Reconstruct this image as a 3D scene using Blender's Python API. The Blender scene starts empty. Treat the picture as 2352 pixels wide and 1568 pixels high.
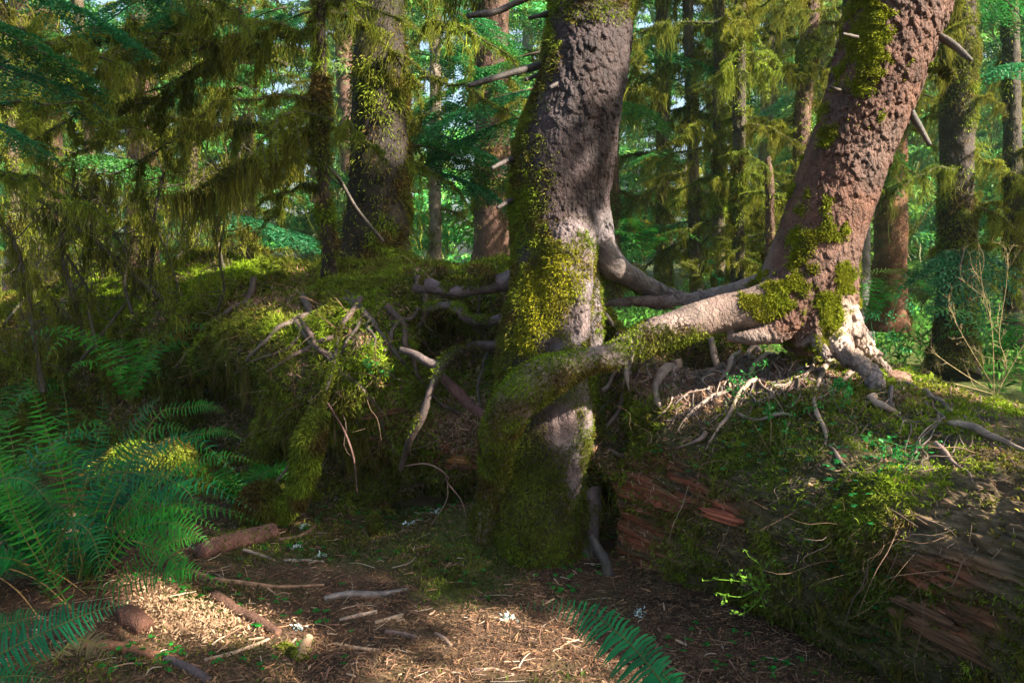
import bpy, math
import numpy as np
from mathutils import Vector, Matrix
R = math.radians
rng = np.random.default_rng(7)
C = bpy.context.scene.collection
sc = bpy.context.scene

# ------------------------------------------------------------------ camera, sky, sun, exposure
CAM_H = 1.5; PITCH = R(5.74); FPX = 1829.0
cam = bpy.data.cameras.new('camera'); cam.sensor_width = 36; cam.lens = 28; cam.clip_start = .05; cam.clip_end = 400
co = bpy.data.objects.new('camera', cam); C.objects.link(co)
co.location = (0, 0, CAM_H); co.rotation_euler = (R(90) - PITCH, 0, 0); sc.camera = co
SUN_EL = R(37); SUN_AZ = R(116)          # azimuth clockwise from +Y
SUN = np.array([math.sin(SUN_AZ) * math.cos(SUN_EL), math.cos(SUN_AZ) * math.cos(SUN_EL), math.sin(SUN_EL)])
w = bpy.data.worlds.new('World'); sc.world = w; w.use_nodes = True
nt = w.node_tree; bg = nt.nodes['Background']; sky = nt.nodes.new('ShaderNodeTexSky')
sky.sky_type = 'NISHITA'; sky.sun_disc = False; sky.sun_elevation = SUN_EL; sky.sun_rotation = SUN_AZ; sky.dust_density = 5
nt.links.new(sky.outputs[0], bg.inputs[0]); bg.inputs[1].default_value = .08
sl = bpy.data.lights.new('sun', 'SUN'); sl.energy = 5; sl.angle = R(.5); sl.color = (1, .90, .74)
so = bpy.data.objects.new('sun', sl); C.objects.link(so)
so.rotation_euler = Vector(SUN).to_track_quat('Z', 'Y').to_euler()
sc.view_settings.view_transform = 'Standard'; sc.view_settings.look = 'None'
sc.view_settings.exposure = 2.5; sc.view_settings.gamma = 1
sc.cycles.use_denoising = True
sc.cycles.max_bounces = 6; sc.cycles.diffuse_bounces = 3; sc.cycles.glossy_bounces = 2; sc.cycles.transmission_bounces = 3
sc.cycles.sample_clamp_indirect = 4

# ------------------------------------------------------------------ maths
cp, sp = math.cos(PITCH), math.sin(PITCH)
def at(px, py, d):
    """world point seen at photograph pixel (2352 wide) at forward distance y = d"""
    px, py, d = np.broadcast_arrays(np.asarray(px, float), np.asarray(py, float), np.asarray(d, float))
    a = (px - 1176) / FPX; b = (784 - py) / FPX
    Y = cp + b * sp; Z = -sp + b * cp
    t = d / Y
    return np.stack([a * t, d + 0 * t, CAM_H + Z * t], -1)
def proj(P):
    x, y, z = P[..., 0], P[..., 1], P[..., 2] - CAM_H
    dep = y * cp - z * sp; up = y * sp + z * cp
    dep = np.maximum(dep, .05)
    return 1176 + FPX * x / dep, 784 - FPX * up / dep
def nrm(v): return v / np.maximum(np.linalg.norm(v, axis=-1, keepdims=True), 1e-9)
def hsh(*k):
    h = np.zeros(np.broadcast(*k).shape, np.uint32)
    for i, a in enumerate(k):
        h = (h ^ (a.astype(np.int64) & 0xffffffff).astype(np.uint32) * np.uint32([73856093, 19349663, 83492791, 2654435761][i])) * np.uint32(2246822519)
        h ^= h >> np.uint32(15)
    h = h * np.uint32(3266489917); h ^= h >> np.uint32(13)
    return h.astype(np.float64) / 4294967295.
def noise3(P, s=1., seed=0):
    Q = np.asarray(P) * s; I = np.floor(Q).astype(np.int64); f = Q - I; f = f * f * (3 - 2 * f); r = 0
    for dx in (0, 1):
        for dy in (0, 1):
            for dz in (0, 1):
                wgt = (f[..., 0] if dx else 1 - f[..., 0]) * (f[..., 1] if dy else 1 - f[..., 1]) * (f[..., 2] if dz else 1 - f[..., 2])
                r = r + wgt * hsh(I[..., 0] + dx, I[..., 1] + dy, I[..., 2] + dz, np.full(I.shape[:-1], seed))
    return r * 2 - 1
def fbm(P, s=1., o=4, seed=0):
    r = 0; a = 1; t = 0
    for i in range(o): r = r + a * noise3(P, s * 2 ** i, seed + i); t += a; a *= .5
    return r / t
def worley(u, v, seed=0):
    iu = np.floor(u).astype(np.int64); iv = np.floor(v).astype(np.int64)
    F1 = np.full(u.shape, 9.); F2 = F1.copy(); cid = np.zeros(u.shape); dv = np.zeros(u.shape)
    sd = np.full(u.shape, seed)
    for a in (-1, 0, 1):
        for b in (-1, 0, 1):
            cu = iu + a + .1 + .8 * hsh(iu + a, iv + b, sd); cv = iv + b + .1 + .8 * hsh(iu + a, iv + b, sd + 5)
            d = np.hypot(u - cu, v - cv); c = hsh(iu + a, iv + b, sd + 9); m = d < F1
            F2 = np.where(m, F1, np.minimum(F2, d)); cid = np.where(m, c, cid); dv = np.where(m, v - cv, dv); F1 = np.where(m, d, F1)
    return F1, F2, cid, dv
def blobs(px, py, L):
    r = np.zeros(np.shape(px))
    for cx, cy, rx, ry, wt in L:
        r = np.maximum(r, wt * np.exp(-(((px - cx) / rx) ** 2 + ((py - cy) / ry) ** 2) ** 1.5))
    return r
def catmull(P, n):
    P = np.asarray(P, float); m = len(P); t = np.linspace(0, m - 1, n); i = np.clip(t.astype(int), 0, m - 2); f = (t - i)[:, None]
    p0 = P[np.maximum(i - 1, 0)]; p1 = P[i]; p2 = P[i + 1]; p3 = P[np.minimum(i + 2, m - 1)]
    return .5 * (2 * p1 + (p2 - p0) * f + (2 * p0 - 5 * p1 + 4 * p2 - p3) * f * f + (3 * p1 - p0 - 3 * p2 + p3) * f ** 3)

# ------------------------------------------------------------------ mesh building
class Geo:
    def __init__(s): s.V = []; s.F3 = []; s.F4 = []; s.Cc = []; s.M3 = []; s.M4 = []; s.n = 0
    def add(s, V, F, col, mi=0):
        V = np.asarray(V, float).reshape(-1, 3); F = np.asarray(F)
        col = np.broadcast_to(np.asarray(col, float), (len(V), 3))
        s.V.append(V); s.Cc.append(col)
        if F.shape[1] == 3: s.F3.append(F + s.n); s.M3.append(np.full(len(F), mi))
        else: s.F4.append(F + s.n); s.M4.append(np.full(len(F), mi))
        s.n += len(V); return s
    def build(s, name, mat, parent=None, smooth=True, link=True, origin=None):
        V = np.concatenate(s.V); col = np.concatenate(s.Cc)
        if origin is not None: V = V - np.asarray(origin)
        F3 = np.concatenate(s.F3) if s.F3 else np.zeros((0, 3), int); F4 = np.concatenate(s.F4) if s.F4 else np.zeros((0, 4), int)
        me = bpy.data.meshes.new(name)
        me.vertices.add(len(V)); me.vertices.foreach_set('co', V.astype(np.float32).ravel())
        nl = F3.size + F4.size; me.loops.add(nl); me.loops.foreach_set('vertex_index', np.concatenate([F3.ravel(), F4.ravel()]).astype(np.int32))
        me.polygons.add(len(F3) + len(F4))
        st = np.concatenate([np.arange(len(F3)) * 3, F3.size + np.arange(len(F4)) * 4]).astype(np.int32)
        me.polygons.foreach_set('loop_start', st)
        me.polygons.foreach_set('use_smooth', np.full(len(st), smooth))
        mats = mat if isinstance(mat, (list, tuple)) else [mat]
        for m in mats: me.materials.append(m)
        if len(mats) > 1:
            mi = np.concatenate([np.concatenate(s.M3) if s.M3 else np.zeros(0), np.concatenate(s.M4) if s.M4 else np.zeros(0)]).astype(np.int32)
            me.polygons.foreach_set('material_index', mi)
        me.update(calc_edges=True); me.validate()
        a = me.color_attributes.new('Col', 'FLOAT_COLOR', 'POINT')
        a.data.foreach_set('color', np.c_[np.clip(col, 0, 1), np.ones(len(col))].astype(np.float32).ravel())
        o = bpy.data.objects.new(name, me)
        if link: C.objects.link(o)
        if parent is not None: o.parent = parent
        return o
def tag(o, label, cat, group=None, kind=None):
    if label: o['label'] = label
    if cat: o['category'] = cat
    if group: o['group'] = group
    if kind: o['kind'] = kind
    return o
def empty(name, loc, label=None, cat=None, group=None):
    o = bpy.data.objects.new(name, None); C.objects.link(o); o.location = [float(a) for a in loc]; o.empty_display_size = .2
    return tag(o, label, cat, group)
def child(g, name, mat, root, smooth=True):
    """mesh given in world coordinates, parented to a root at root.location"""
    return g.build(name, mat, root, smooth, origin=np.array(root.location))
def gridF(n, m, wrap=False):
    i = np.arange(n - 1)[:, None]; j = np.arange(m if wrap else m - 1)[None, :]; j2 = (j + 1) % m
    return np.stack([i * m + j, i * m + j2, (i + 1) * m + j2, (i + 1) * m + j], -1).reshape(-1, 4)
def tube(P, rad, n=40, sides=12, disp=None, lump=.0, seed=0, caps=True):
    """P: k x 3 control points, rad: radii. returns V (n*sides), F, info(u metres, v metres, normals)"""
    D = catmull(np.c_[np.asarray(P, float), np.asarray(rad, float)], n); c = D[:, :3]; r = np.maximum(D[:, 3], .0004)
    T = nrm(np.gradient(c, axis=0)); N = np.zeros_like(T)
    a = np.array([0, -1., 0]) if abs(T[0, 1]) < .9 else np.array([1., 0, 0])
    N[0] = nrm(a - T[0] * (a @ T[0]))
    for i in range(1, n): v = N[i - 1] - T[i] * (N[i - 1] @ T[i]); N[i] = v / max(np.linalg.norm(v), 1e-9)
    B = np.cross(T, N); th = np.linspace(0, 2 * np.pi, sides, endpoint=False)
    dirs = np.cos(th)[None, :, None] * N[:, None] + np.sin(th)[None, :, None] * B[:, None]
    s = np.concatenate([[0], np.cumsum(np.linalg.norm(np.diff(c, axis=0), axis=1))])
    rr = np.repeat(r[:, None], sides, 1)
    if lump: rr = rr * (1 + lump * fbm(c[:, None] * .6 + dirs * rr[..., None] * 1.5, 3.2 / max(r.mean(), .02) * .12 + 1, 3, seed))
    V0 = c[:, None] + dirs * rr[..., None]
    if disp is not None: V0 = V0 + dirs * disp(th[None, :] + 0 * rr, np.repeat(s[:, None], sides, 1), rr, V0)[..., None]
    V = V0.reshape(-1, 3); F = gridF(n, sides, True)
    if caps:
        V = np.concatenate([V, c[:1], c[-1:]]); k = n * sides; j = np.arange(sides); j2 = (j + 1) % sides
        F = np.concatenate([F, np.stack([np.full(sides, k), j2, j, np.full(sides, k)], -1)[:0]])
        cap = np.concatenate([np.stack([np.full(sides, k), j2, j], -1), np.stack([np.full(sides, k + 1), (n - 1) * sides + j, (n - 1) * sides + j2], -1)])
    else: cap = None
    nn = np.concatenate([dirs.reshape(-1, 3), -T[:1], T[-1:]]) if caps else dirs.reshape(-1, 3)
    return V, F, cap, nn
def add_tube(g, P, rad, col, n=24, sides=8, lump=.12, seed=0, mi=0, disp=None):
    V, F, cap, nn = tube(P, rad, n, sides, disp, lump, seed)
    base = g.n; g.add(V, F, col, mi)
    g.F3.append(cap + base); g.M3.append(np.full(len(cap), mi)); return V, F, nn
def pxtube(L):
    L = np.array(L, float); P = at(L[:, 0], L[:, 1], L[:, 2]); return P, L[:, 3] * L[:, 2] / FPX
def scatter(V, F, N, wt, n):
    """n points on quad mesh, weight per vertex"""
    A = V[F[:, 0]]; B = V[F[:, 1]]; Cc = V[F[:, 2]]; D = V[F[:, 3]]
    area = .5 * np.linalg.norm(np.cross(Cc - A, D - B), axis=1) * wt[F].mean(1)
    p = area / area.sum(); k = rng.choice(len(F), n, p=p); a = rng.random((n, 1)); b = rng.random((n, 1)); f = F[k]
    mix = lambda X: (X[f[:, 0]] * (1 - a) + X[f[:, 1]] * a) * (1 - b) + (X[f[:, 3]] * (1 - a) + X[f[:, 2]] * a) * b
    return mix(V), nrm(mix(N)), area.sum()
def vnormals(V, F):
    n = np.cross(V[F[:, 2]] - V[F[:, 0]], V[F[:, 3]] - V[F[:, 1]]); N = np.zeros_like(V)
    for k in range(4): np.add.at(N, F[:, k], n)
    return nrm(N)
def blades(g, P, N, ln, wd, spread=.8, down=.3, col=(.1, .1, .02), cvar=.3, mi=0):
    n = len(P); ln = ln * (.5 + rng.random((n, 1))); 
    d = nrm(N + spread * rng.normal(size=(n, 3)) + np.array([0, 0, -down]))
    t = nrm(np.cross(d, rng.normal(size=(n, 3)))); wd = wd * (.6 + .8 * rng.random((n, 1)))
    mid = P + d * ln * .55 + t * 0; d2 = nrm(d + .5 * rng.normal(size=(n, 3)) + np.array([0, 0, -down]))
    tip = mid + d2 * ln * .5
    V = np.stack([P - t * wd * .3, mid - t * wd * .5, tip, mid + t * wd * .5], 1).reshape(-1, 3)
    F = np.arange(n * 4).reshape(n, 4)
    c = np.broadcast_to(np.asarray(col, float), (n, 3)) * (1 + cvar * rng.normal(size=(n, 1)))
    g.add(V, F, np.repeat(np.clip(c, .003, 1), 4, 0), mi)
def strands(g, P, L, wd, col, sway=.15, segs=4, mi=0, cvar=.25, conv=.32):
    """hanging ribbons from points P, lengths L"""
    n = len(P); L = np.broadcast_to(L, (n,)) ; ang = rng.random(n) * 6.28; t = np.stack([np.cos(ang), np.sin(ang), 0 * ang], -1)
    c = P.copy(); rows = []
    for k in range(segs + 1):
        f = k / segs; wk = wd * (1 - .8 * f) * (.6 if k == 0 else 1)
        rows.append(c - t * wk / 2); rows.append(c + t * wk / 2)
        if n < 40: c[:, :2] += (c[:, :2].mean(0) - c[:, :2]) * conv
        st = np.zeros((n, 3)); st[:, 2] = -L / segs; st += rng.normal(size=(n, 3)) * (L * sway / segs)[:, None]; c = c + st
    V = np.stack(rows, 1); m = 2 * (segs + 1)
    q = np.array([[2 * k, 2 * k + 1, 2 * k + 3, 2 * k + 2] for k in range(segs)])
    F = (np.arange(n)[:, None, None] * m + q[None]).reshape(-1, 4)
    cc = np.broadcast_to(np.asarray(col, float), (n, 3)) * (1 + cvar * rng.normal(size=(n, 1)))
    g.add(V.reshape(-1, 3), F, np.repeat(np.clip(cc, .003, 1), m, 0), mi)
def mixc(a, b, t): t = np.asarray(t)[..., None]; return np.asarray(a) * (1 - t) + np.asarray(b) * t

def fuse(parts, voxel=.006, it=14, lump=.05):
    """union of tubes as one flowing skin (voxel remesh), returns V, F, N"""
    g = Geo()
    for k, L in enumerate(parts):
        P, r = pxtube(L); ln = np.linalg.norm(np.diff(P, axis=0), axis=1).sum(); add_tube(g, P, r, (1, 1, 1), int(max(40, ln / .015)), int(max(24, r.max() * 500)), lump, k + 3)
    o = g.build('tmp', []  if False else bpy.data.materials.new('tmp')); a = o.modifiers.new('r', 'REMESH'); a.mode = 'VOXEL'; a.voxel_size = voxel
    b = o.modifiers.new('s', 'SMOOTH'); b.iterations = it; b.factor = .6
    e = o.evaluated_get(bpy.context.evaluated_depsgraph_get()); me = e.to_mesh(); V = np.zeros(len(me.vertices) * 3); me.vertices.foreach_get('co', V)
    F = np.zeros(len(me.loops), np.int32); me.loops.foreach_get('vertex_index', F); F = F.reshape(-1, 4).astype(int); V = V.reshape(-1, 3); e.to_mesh_clear(); bpy.data.objects.remove(o)
    N = vnormals(V, F)
    if ((V - V.mean(0)) * N).sum(1).mean() < 0: F = F[:, ::-1]; N = -N
    return V, F, N
def worley3(Q, seed=0):
    I = np.floor(Q).astype(np.int64); F1 = np.full(len(Q), 9.); F2 = F1.copy(); cid = np.zeros(len(Q)); dz = cid.copy(); s_ = np.full(len(Q), seed)
    for a in (-1, 0, 1):
        for b in (-1, 0, 1):
            for c in (-1, 0, 1):
                i, j, k = I[:, 0] + a, I[:, 1] + b, I[:, 2] + c; h = hsh(i, j, k, s_); cx = i + h; cy = j + (h * 57.31) % 1; cz = k + (h * 131.77) % 1
                d = np.sqrt((Q[:, 0] - cx) ** 2 + (Q[:, 1] - cy) ** 2 + (Q[:, 2] - cz) ** 2); m = d < F1
                F2 = np.where(m, F1, np.minimum(F2, d)); cid = np.where(m, (h * 17.13) % 1, cid); dz = np.where(m, Q[:, 2] - cz, dz); F1 = np.where(m, d, F1)
    return F1, F2, cid, dz
def bark3(V, N, amp, cell=.045, seed=0):
    wp = np.stack([noise3(V, 9, seed + k) for k in range(3)], -1) * .5 + np.stack([noise3(V, 32, seed + 5 + k) for k in range(3)], -1) * .16
    Q = V / (cell * np.array([1, 1, 1.9])) + wp; F1, F2, cid, dz = worley3(Q, seed); e = F2 - F1; md = np.clip(.65 + 1.3 * noise3(V, 3., seed + 12), .2, 1.2)
    h = amp * md * ((cid - .5) * 1.5 - 1.3 * dz * (cid > .3) - 1.0 * np.clip(.14 - e, 0, .14) / .14)
    G1, G2, c2, d2 = worley3(Q * 2.3 + wp, seed + 31); h = h + amp * .4 * md * (c2 - .5 - .8 * d2)
    return V + N * (h + amp * .35 * fbm(V, 80, 2, seed + 8) + .012 * fbm(V, 4, 3, seed + 9))[:, None], cid
def tufts(g, P, N, size, k, col, up=.2, down=.35, wd=.0042):
    """feathery cushions: k curved blades radiating from every point"""
    n = len(P); s = size * (.5 + rng.random((n, 1))); P = np.repeat(P, k, 0); N = np.repeat(N, k, 0); s = np.repeat(s, k, 0); c = np.repeat(np.broadcast_to(col, (n, 3)), k, 0); n *= k
    d = nrm(N * 1.0 + .95 * rng.normal(size=(n, 3)) + [0, 0, up]); t = nrm(np.cross(d, rng.normal(size=(n, 3)))); s = s * (.6 + .5 * rng.random((n, 1)))
    b = P + rng.normal(size=(n, 3)) * s * .3; m = b + d * s * .5; d2 = nrm(d + [0, 0, -2.2 * down] + .3 * rng.normal(size=(n, 3))); e = m + d2 * s * .6; w = wd * (.6 + .7 * rng.random((n, 1)))
    V = np.stack([b - t * w * .3, b + t * w * .3, m + t * w * .5, m - t * w * .5, e], 1).reshape(-1, 3); i = (np.arange(n) * 5)[:, None]
    cc = np.repeat(np.clip(c * (1 + .25 * rng.normal(size=(n, 1))), .003, 1), 5, 0); b0 = g.n; g.add(V, i + np.array([[0, 1, 2, 3]]), cc); g.F3.append(i + np.array([[3, 2, 4]]) + b0); g.M3.append(np.full(n, 0))
# ------------------------------------------------------------------ materials
def vmat(name, rough=.8, trans=0., var=.35, nscale=14., bump=0., bscale=60., orand=0., stretch=None, rot=0., spec=.3, hue=0., plates=0):
    m = bpy.data.materials.new(name); m.use_nodes = True; t = m.node_tree; n = t.nodes; l = t.links; b = n['Principled BSDF']
    b.inputs['Roughness'].default_value = rough; b.inputs['Specular IOR Level'].default_value = spec
    a = n.new('ShaderNodeAttribute'); a.attribute_name = 'Col'
    tc = n.new('ShaderNodeTexCoord'); vec = tc.outputs['Object']
    if stretch:
        mp = n.new('ShaderNodeMapping'); mp.inputs['Rotation'].default_value = (0, 0, rot)
        l.new(vec, mp.inputs['Vector']); mp2 = n.new('ShaderNodeMapping'); mp2.inputs['Scale'].default_value = stretch
        l.new(mp.outputs[0], mp2.inputs['Vector']); vec = mp2.outputs[0]
    nz = n.new('ShaderNodeTexNoise'); nz.inputs['Scale'].default_value = nscale; nz.inputs['Detail'].default_value = 6; l.new(vec, nz.inputs['Vector'])
    mr = n.new('ShaderNodeMapRange'); mr.inputs['From Min'].default_value = .3; mr.inputs['From Max'].default_value = .7
    mr.inputs['To Min'].default_value = 1 - var; mr.inputs['To Max'].default_value = 1 + var; l.new(nz.outputs['Fac'], mr.inputs['Value'])
    vm = n.new('ShaderNodeVectorMath'); vm.operation = 'SCALE'; l.new(a.outputs['Color'], vm.inputs[0]); l.new(mr.outputs[0], vm.inputs['Scale'])
    colo = vm.outputs[0]
    if orand:
        oi = n.new('ShaderNodeObjectInfo'); hs = n.new('ShaderNodeHueSaturation')
        m1 = n.new('ShaderNodeMapRange'); m1.inputs['To Min'].default_value = 1 - orand; m1.inputs['To Max'].default_value = 1 + orand; l.new(oi.outputs['Random'], m1.inputs['Value'])
        m2 = n.new('ShaderNodeMath'); m2.operation = 'MULTIPLY'; m2.inputs[1].default_value = 7.3; l.new(oi.outputs['Random'], m2.inputs[0])
        m3 = n.new('ShaderNodeMath'); m3.operation = 'FRACT'; l.new(m2.outputs[0], m3.inputs[0])
        m4 = n.new('ShaderNodeMapRange'); m4.inputs['To Min'].default_value = .5 - hue; m4.inputs['To Max'].default_value = .5 + hue; l.new(m3.outputs[0], m4.inputs['Value'])
        l.new(m1.outputs[0], hs.inputs['Value']); l.new(m4.outputs[0], hs.inputs['Hue']); l.new(colo, hs.inputs['Color']); colo = hs.outputs[0]
    l.new(colo, b.inputs['Base Color'])
    if bump:
        n2 = n.new('ShaderNodeTexNoise'); n2.inputs['Scale'].default_value = bscale; n2.inputs['Detail'].default_value = 8; n2.inputs['Roughness'].default_value = .65; l.new(vec, n2.inputs['Vector'])
        bp = n.new('ShaderNodeBump'); bp.inputs['Strength'].default_value = bump; bp.inputs['Distance'].default_value = .01; l.new(n2.outputs['Fac'], bp.inputs['Height']); l.new(bp.outputs[0], b.inputs['Normal'])
        if plates:
            ad = n.new('ShaderNodeVectorMath'); ad.operation = 'MULTIPLY_ADD'; n3 = n.new('ShaderNodeTexNoise'); n3.inputs['Scale'].default_value = 22; l.new(tc.outputs['Object'], n3.inputs['Vector']); ad.inputs[1].default_value = (.03, .03, .03)
            sq = n.new('ShaderNodeMapping'); sq.inputs['Scale'].default_value = (1, 1, .55); l.new(tc.outputs['Object'], sq.inputs['Vector']); l.new(n3.outputs['Color'], ad.inputs[0]); l.new(sq.outputs[0], ad.inputs[2])
            vo = n.new('ShaderNodeTexVoronoi'); vo.inputs['Scale'].default_value = plates; l.new(ad.outputs[0], vo.inputs['Vector']); sx = n.new('ShaderNodeSeparateColor'); l.new(vo.outputs['Color'], sx.inputs[0])
            v2 = n.new('ShaderNodeTexVoronoi'); v2.feature = 'DISTANCE_TO_EDGE'; v2.inputs['Scale'].default_value = plates; l.new(ad.outputs[0], v2.inputs['Vector']); mm = n.new('ShaderNodeMath'); mm.operation = 'MINIMUM'; mm.inputs[1].default_value = .12; l.new(v2.outputs['Distance'], mm.inputs[0])
            m7 = n.new('ShaderNodeMath'); m7.operation = 'MULTIPLY_ADD'; m7.inputs[1].default_value = 5.; l.new(mm.outputs[0], m7.inputs[0]); l.new(sx.outputs[0], m7.inputs[2])
            b2 = n.new('ShaderNodeBump'); b2.inputs['Strength'].default_value = .8; b2.inputs['Distance'].default_value = .006; l.new(m7.outputs[0], b2.inputs['Height']); l.new(b2.outputs[0], bp.inputs['Normal'])
    if trans:
        tr = n.new('ShaderNodeBsdfTranslucent'); l.new(colo, tr.inputs['Color'])
        mx = n.new('ShaderNodeMixShader'); mx.inputs[0].default_value = trans; l.new(b.outputs[0], mx.inputs[1]); l.new(tr.outputs[0], mx.inputs[2])
        l.new(mx.outputs[0], n['Material Output'].inputs['Surface'])
    return m
M_BARK = vmat('bark', .75, 0, .45, 9, .7, 60, spec=.3, plates=42)
M_ROOT = vmat('root_bark', .6, 0, .4, 14, .8, 70, spec=.4)
M_WOOD = vmat('rotten_wood', .75, 0, .6, 1.6, 1., 4, stretch=(1.5, 28., 45.), rot=R(54), spec=.3)
M_CHIP = vmat('dry_wood', .7, 0, .4, 30, .5, 120)
M_GROUND = vmat('forest_soil', .95, 0, .5, 9, 1., 40, spec=.1)
M_LITTER = vmat('needle_litter', .8, .1, .15, 5, spec=.2)
M_MOSS = vmat('moss', .85, .35, .35, 4, spec=.1)
M_DRAPE = vmat('hanging_moss', .9, .45, .3, 3, orand=.35, hue=.02, spec=.1)
M_LEAF = vmat('fern_leaf', .5, .4, .3, 9, spec=.22)
M_NEEDLE = vmat('conifer_needles', .55, .4, .3, 2, orand=.4, hue=.035, spec=.3)
M_STONE = vmat('lichen', .9, 0, .2, 10)

OLIVE = np.array([.12, .135, .016]); BRIGHT = np.array([.16, .245, .014]); BROWNM = np.array([.10, .065, .018]); DKGREEN = np.array([.03, .075, .012])
YEL = np.array([.30, .27, .015]); FERN = np.array([.006, .125, .045]); HEM = np.array([.022, .135, .032])
def mosscol(P, seed=0, warm=0.):
    n1 = fbm(P, 2.5, 3, seed); n2 = fbm(P, 9, 2, seed + 7); t = np.clip(.5 + 1.1 * n1, 0, 1); c = mixc(OLIVE, BRIGHT, t * .75)
    c = mixc(c, BROWNM, np.clip(.3 + warm + 1.6 * n2, 0, .95)); return c * (1 + .25 * rng.normal(size=(len(P), 1)))

# ------------------------------------------------------------------ the bank (nurse log) profile: px column -> (py, depth) from its foot to its crest
COL = {
 -300: [(1000,7.2),(930,7.2),(870,7.2),(820,7.3),(780,7.5),(740,7.8),(700,8.2),(690,8.7)],
 0:    [(985,6.7),(930,6.7),(880,6.7),(830,6.8),(790,7.0),(750,7.2),(710,7.5),(690,8.0)],
 200:  [(980,6.4),(920,6.4),(860,6.3),(800,6.3),(740,6.4),(690,6.6),(655,6.9),(635,7.3)],
 400:  [(1040,5.8),(960,6.1),(900,6.0),(850,5.5),(780,5.6),(720,5.8),(670,6.2),(625,6.7)],
 500:  [(1090,5.4),(1000,5.9),(920,5.7),(850,5.0),(760,5.1),(690,5.4),(640,5.9),(598,6.4)],
 600:  [(1160,4.75),(1070,5.0),(970,4.8),(850,4.55),(745,4.75),(700,5.1),(650,5.6),(602,6.1)],
 750:  [(1190,4.6),(1090,4.9),(1000,4.5),(900,4.3),(770,4.4),(695,4.7),(640,5.2),(600,5.6)],
 900:  [(1200,4.5),(1110,4.7),(1010,4.4),(890,4.3),(770,4.4),(695,4.6),(635,5.0),(600,5.4)],
 1050: [(1210,4.5),(1100,4.45),(1000,4.35),(900,4.6),(800,4.8),(710,4.65),(650,4.8),(606,5.2)],
 1200: [(1300,4.0),(1150,4.15),(1000,4.2),(880,4.35),(770,4.5),(690,4.6),(640,4.8),(610,5.1)],
 1400: [(1330,3.8),(1200,3.85),(1060,3.85),(970,4.05),(890,4.4),(810,4.7),(740,4.8),(700,4.95)],
 1550: [(1410,3.45),(1290,3.4),(1140,3.45),(1030,3.55),(950,3.75),(885,4.05),(810,4.45),(745,4.7)],
 1700: [(1475,3.2),(1340,3.1),(1160,3.1),(1050,3.25),(965,3.45),(895,3.75),(830,4.1),(775,4.5)],
 1850: [(1540,2.95),(1390,2.82),(1210,2.8),(1070,2.95),(975,3.2),(900,3.5),(840,3.9),(795,4.3)],
 2000: [(1630,2.7),(1440,2.57),(1240,2.52),(1110,2.67),(1015,2.95),(935,3.3),(875,3.7),(830,4.1)],
 2150: [(1730,2.5),(1490,2.35),(1290,2.3),(1160,2.45),(1065,2.7),(985,3.05),(920,3.4),(868,3.8)],
 2352: [(1860,2.25),(1570,2.1),(1360,2.05),(1210,2.15),(1115,2.35),(1045,2.7),(990,3.1),(945,3.6)],
 2600: [(2010,2.0),(1660,1.85),(1460,1.8),(1290,1.95),(1185,2.15),(1115,2.5),(1062,2.9),(1020,3.4)]}
xs = np.array(sorted(COL)); tab = np.array([COL[k] for k in xs], float)      # 18 x 8 x 2
for k_, x_ in enumerate(xs):
    if x_ >= 1550: tab[k_, 0] += (-30, .30); tab[k_, 1, 1] += .10      # the log's rounded underside
def smooth_interp(x, X, Y):
    """monotone-ish cubic (Catmull) on non-uniform X"""
    X = np.asarray(X, float); m = np.gradient(Y, X, axis=0); i = np.clip(np.searchsorted(X, x) - 1, 0, len(X) - 2)
    h = (X[i + 1] - X[i]); t = (x - X[i]) / h; sh = (slice(None),) + (None,) * (Y.ndim - 1); h = h[sh]; t = t[sh]
    return (2*t**3-3*t**2+1)*Y[i] + (t**3-2*t**2+t)*h*m[i] + (-2*t**3+3*t**2)*Y[i+1] + (t**3-t**2)*h*m[i+1]
NU, NV = 1050, 380
ux = np.linspace(-300, 2600, NU); prof = smooth_interp(ux, xs, tab)          # NU x 8 x 2
vv = np.linspace(0, 7, NV); G2 = smooth_interp(vv, np.arange(8), np.swapaxes(prof, 0, 1))  # NV x NU x 2
PX = np.repeat(ux[None], NV, 0); PY = G2[..., 0]; W = at(PX, PY, G2[..., 1])
foot = W[:1].copy(); foot[..., 2] = -.25; foot[..., 1] += .05
c = W[-1]; back = []
for k, (dy, dz) in enumerate([(.15, -.03), (.35, -.12), (.55, -.3), (.75, -.6), (.9, -1.), (1., -1.6)]):
    b = c.copy(); b[:, 1] += dy; b[:, 0] += dy * .35; b[:, 2] = np.maximum(b[:, 2] + dz, -.3 - .001 * k); back.append(b)
back = np.stack(back)
BW = np.concatenate([foot, W, back]); bn, bm = BW.shape[:2]
bx = np.concatenate([PX[:1], PX, np.repeat(PX[-1:], 6, 0)]); by = np.concatenate([PY[:1] + 40, PY, np.repeat(PY[-1:], 6, 0) - 5])
BF = gridF(bn, bm)[:, ::1]; BV = BW.reshape(-1, 3); BX = bx.ravel(); BY = by.ravel()
BN = vnormals(BV, BF)
if BN[bm * 20:bm * (NV - 20), 1].mean() > 0: BF = BF[:, ::-1]; BN = -BN
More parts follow.
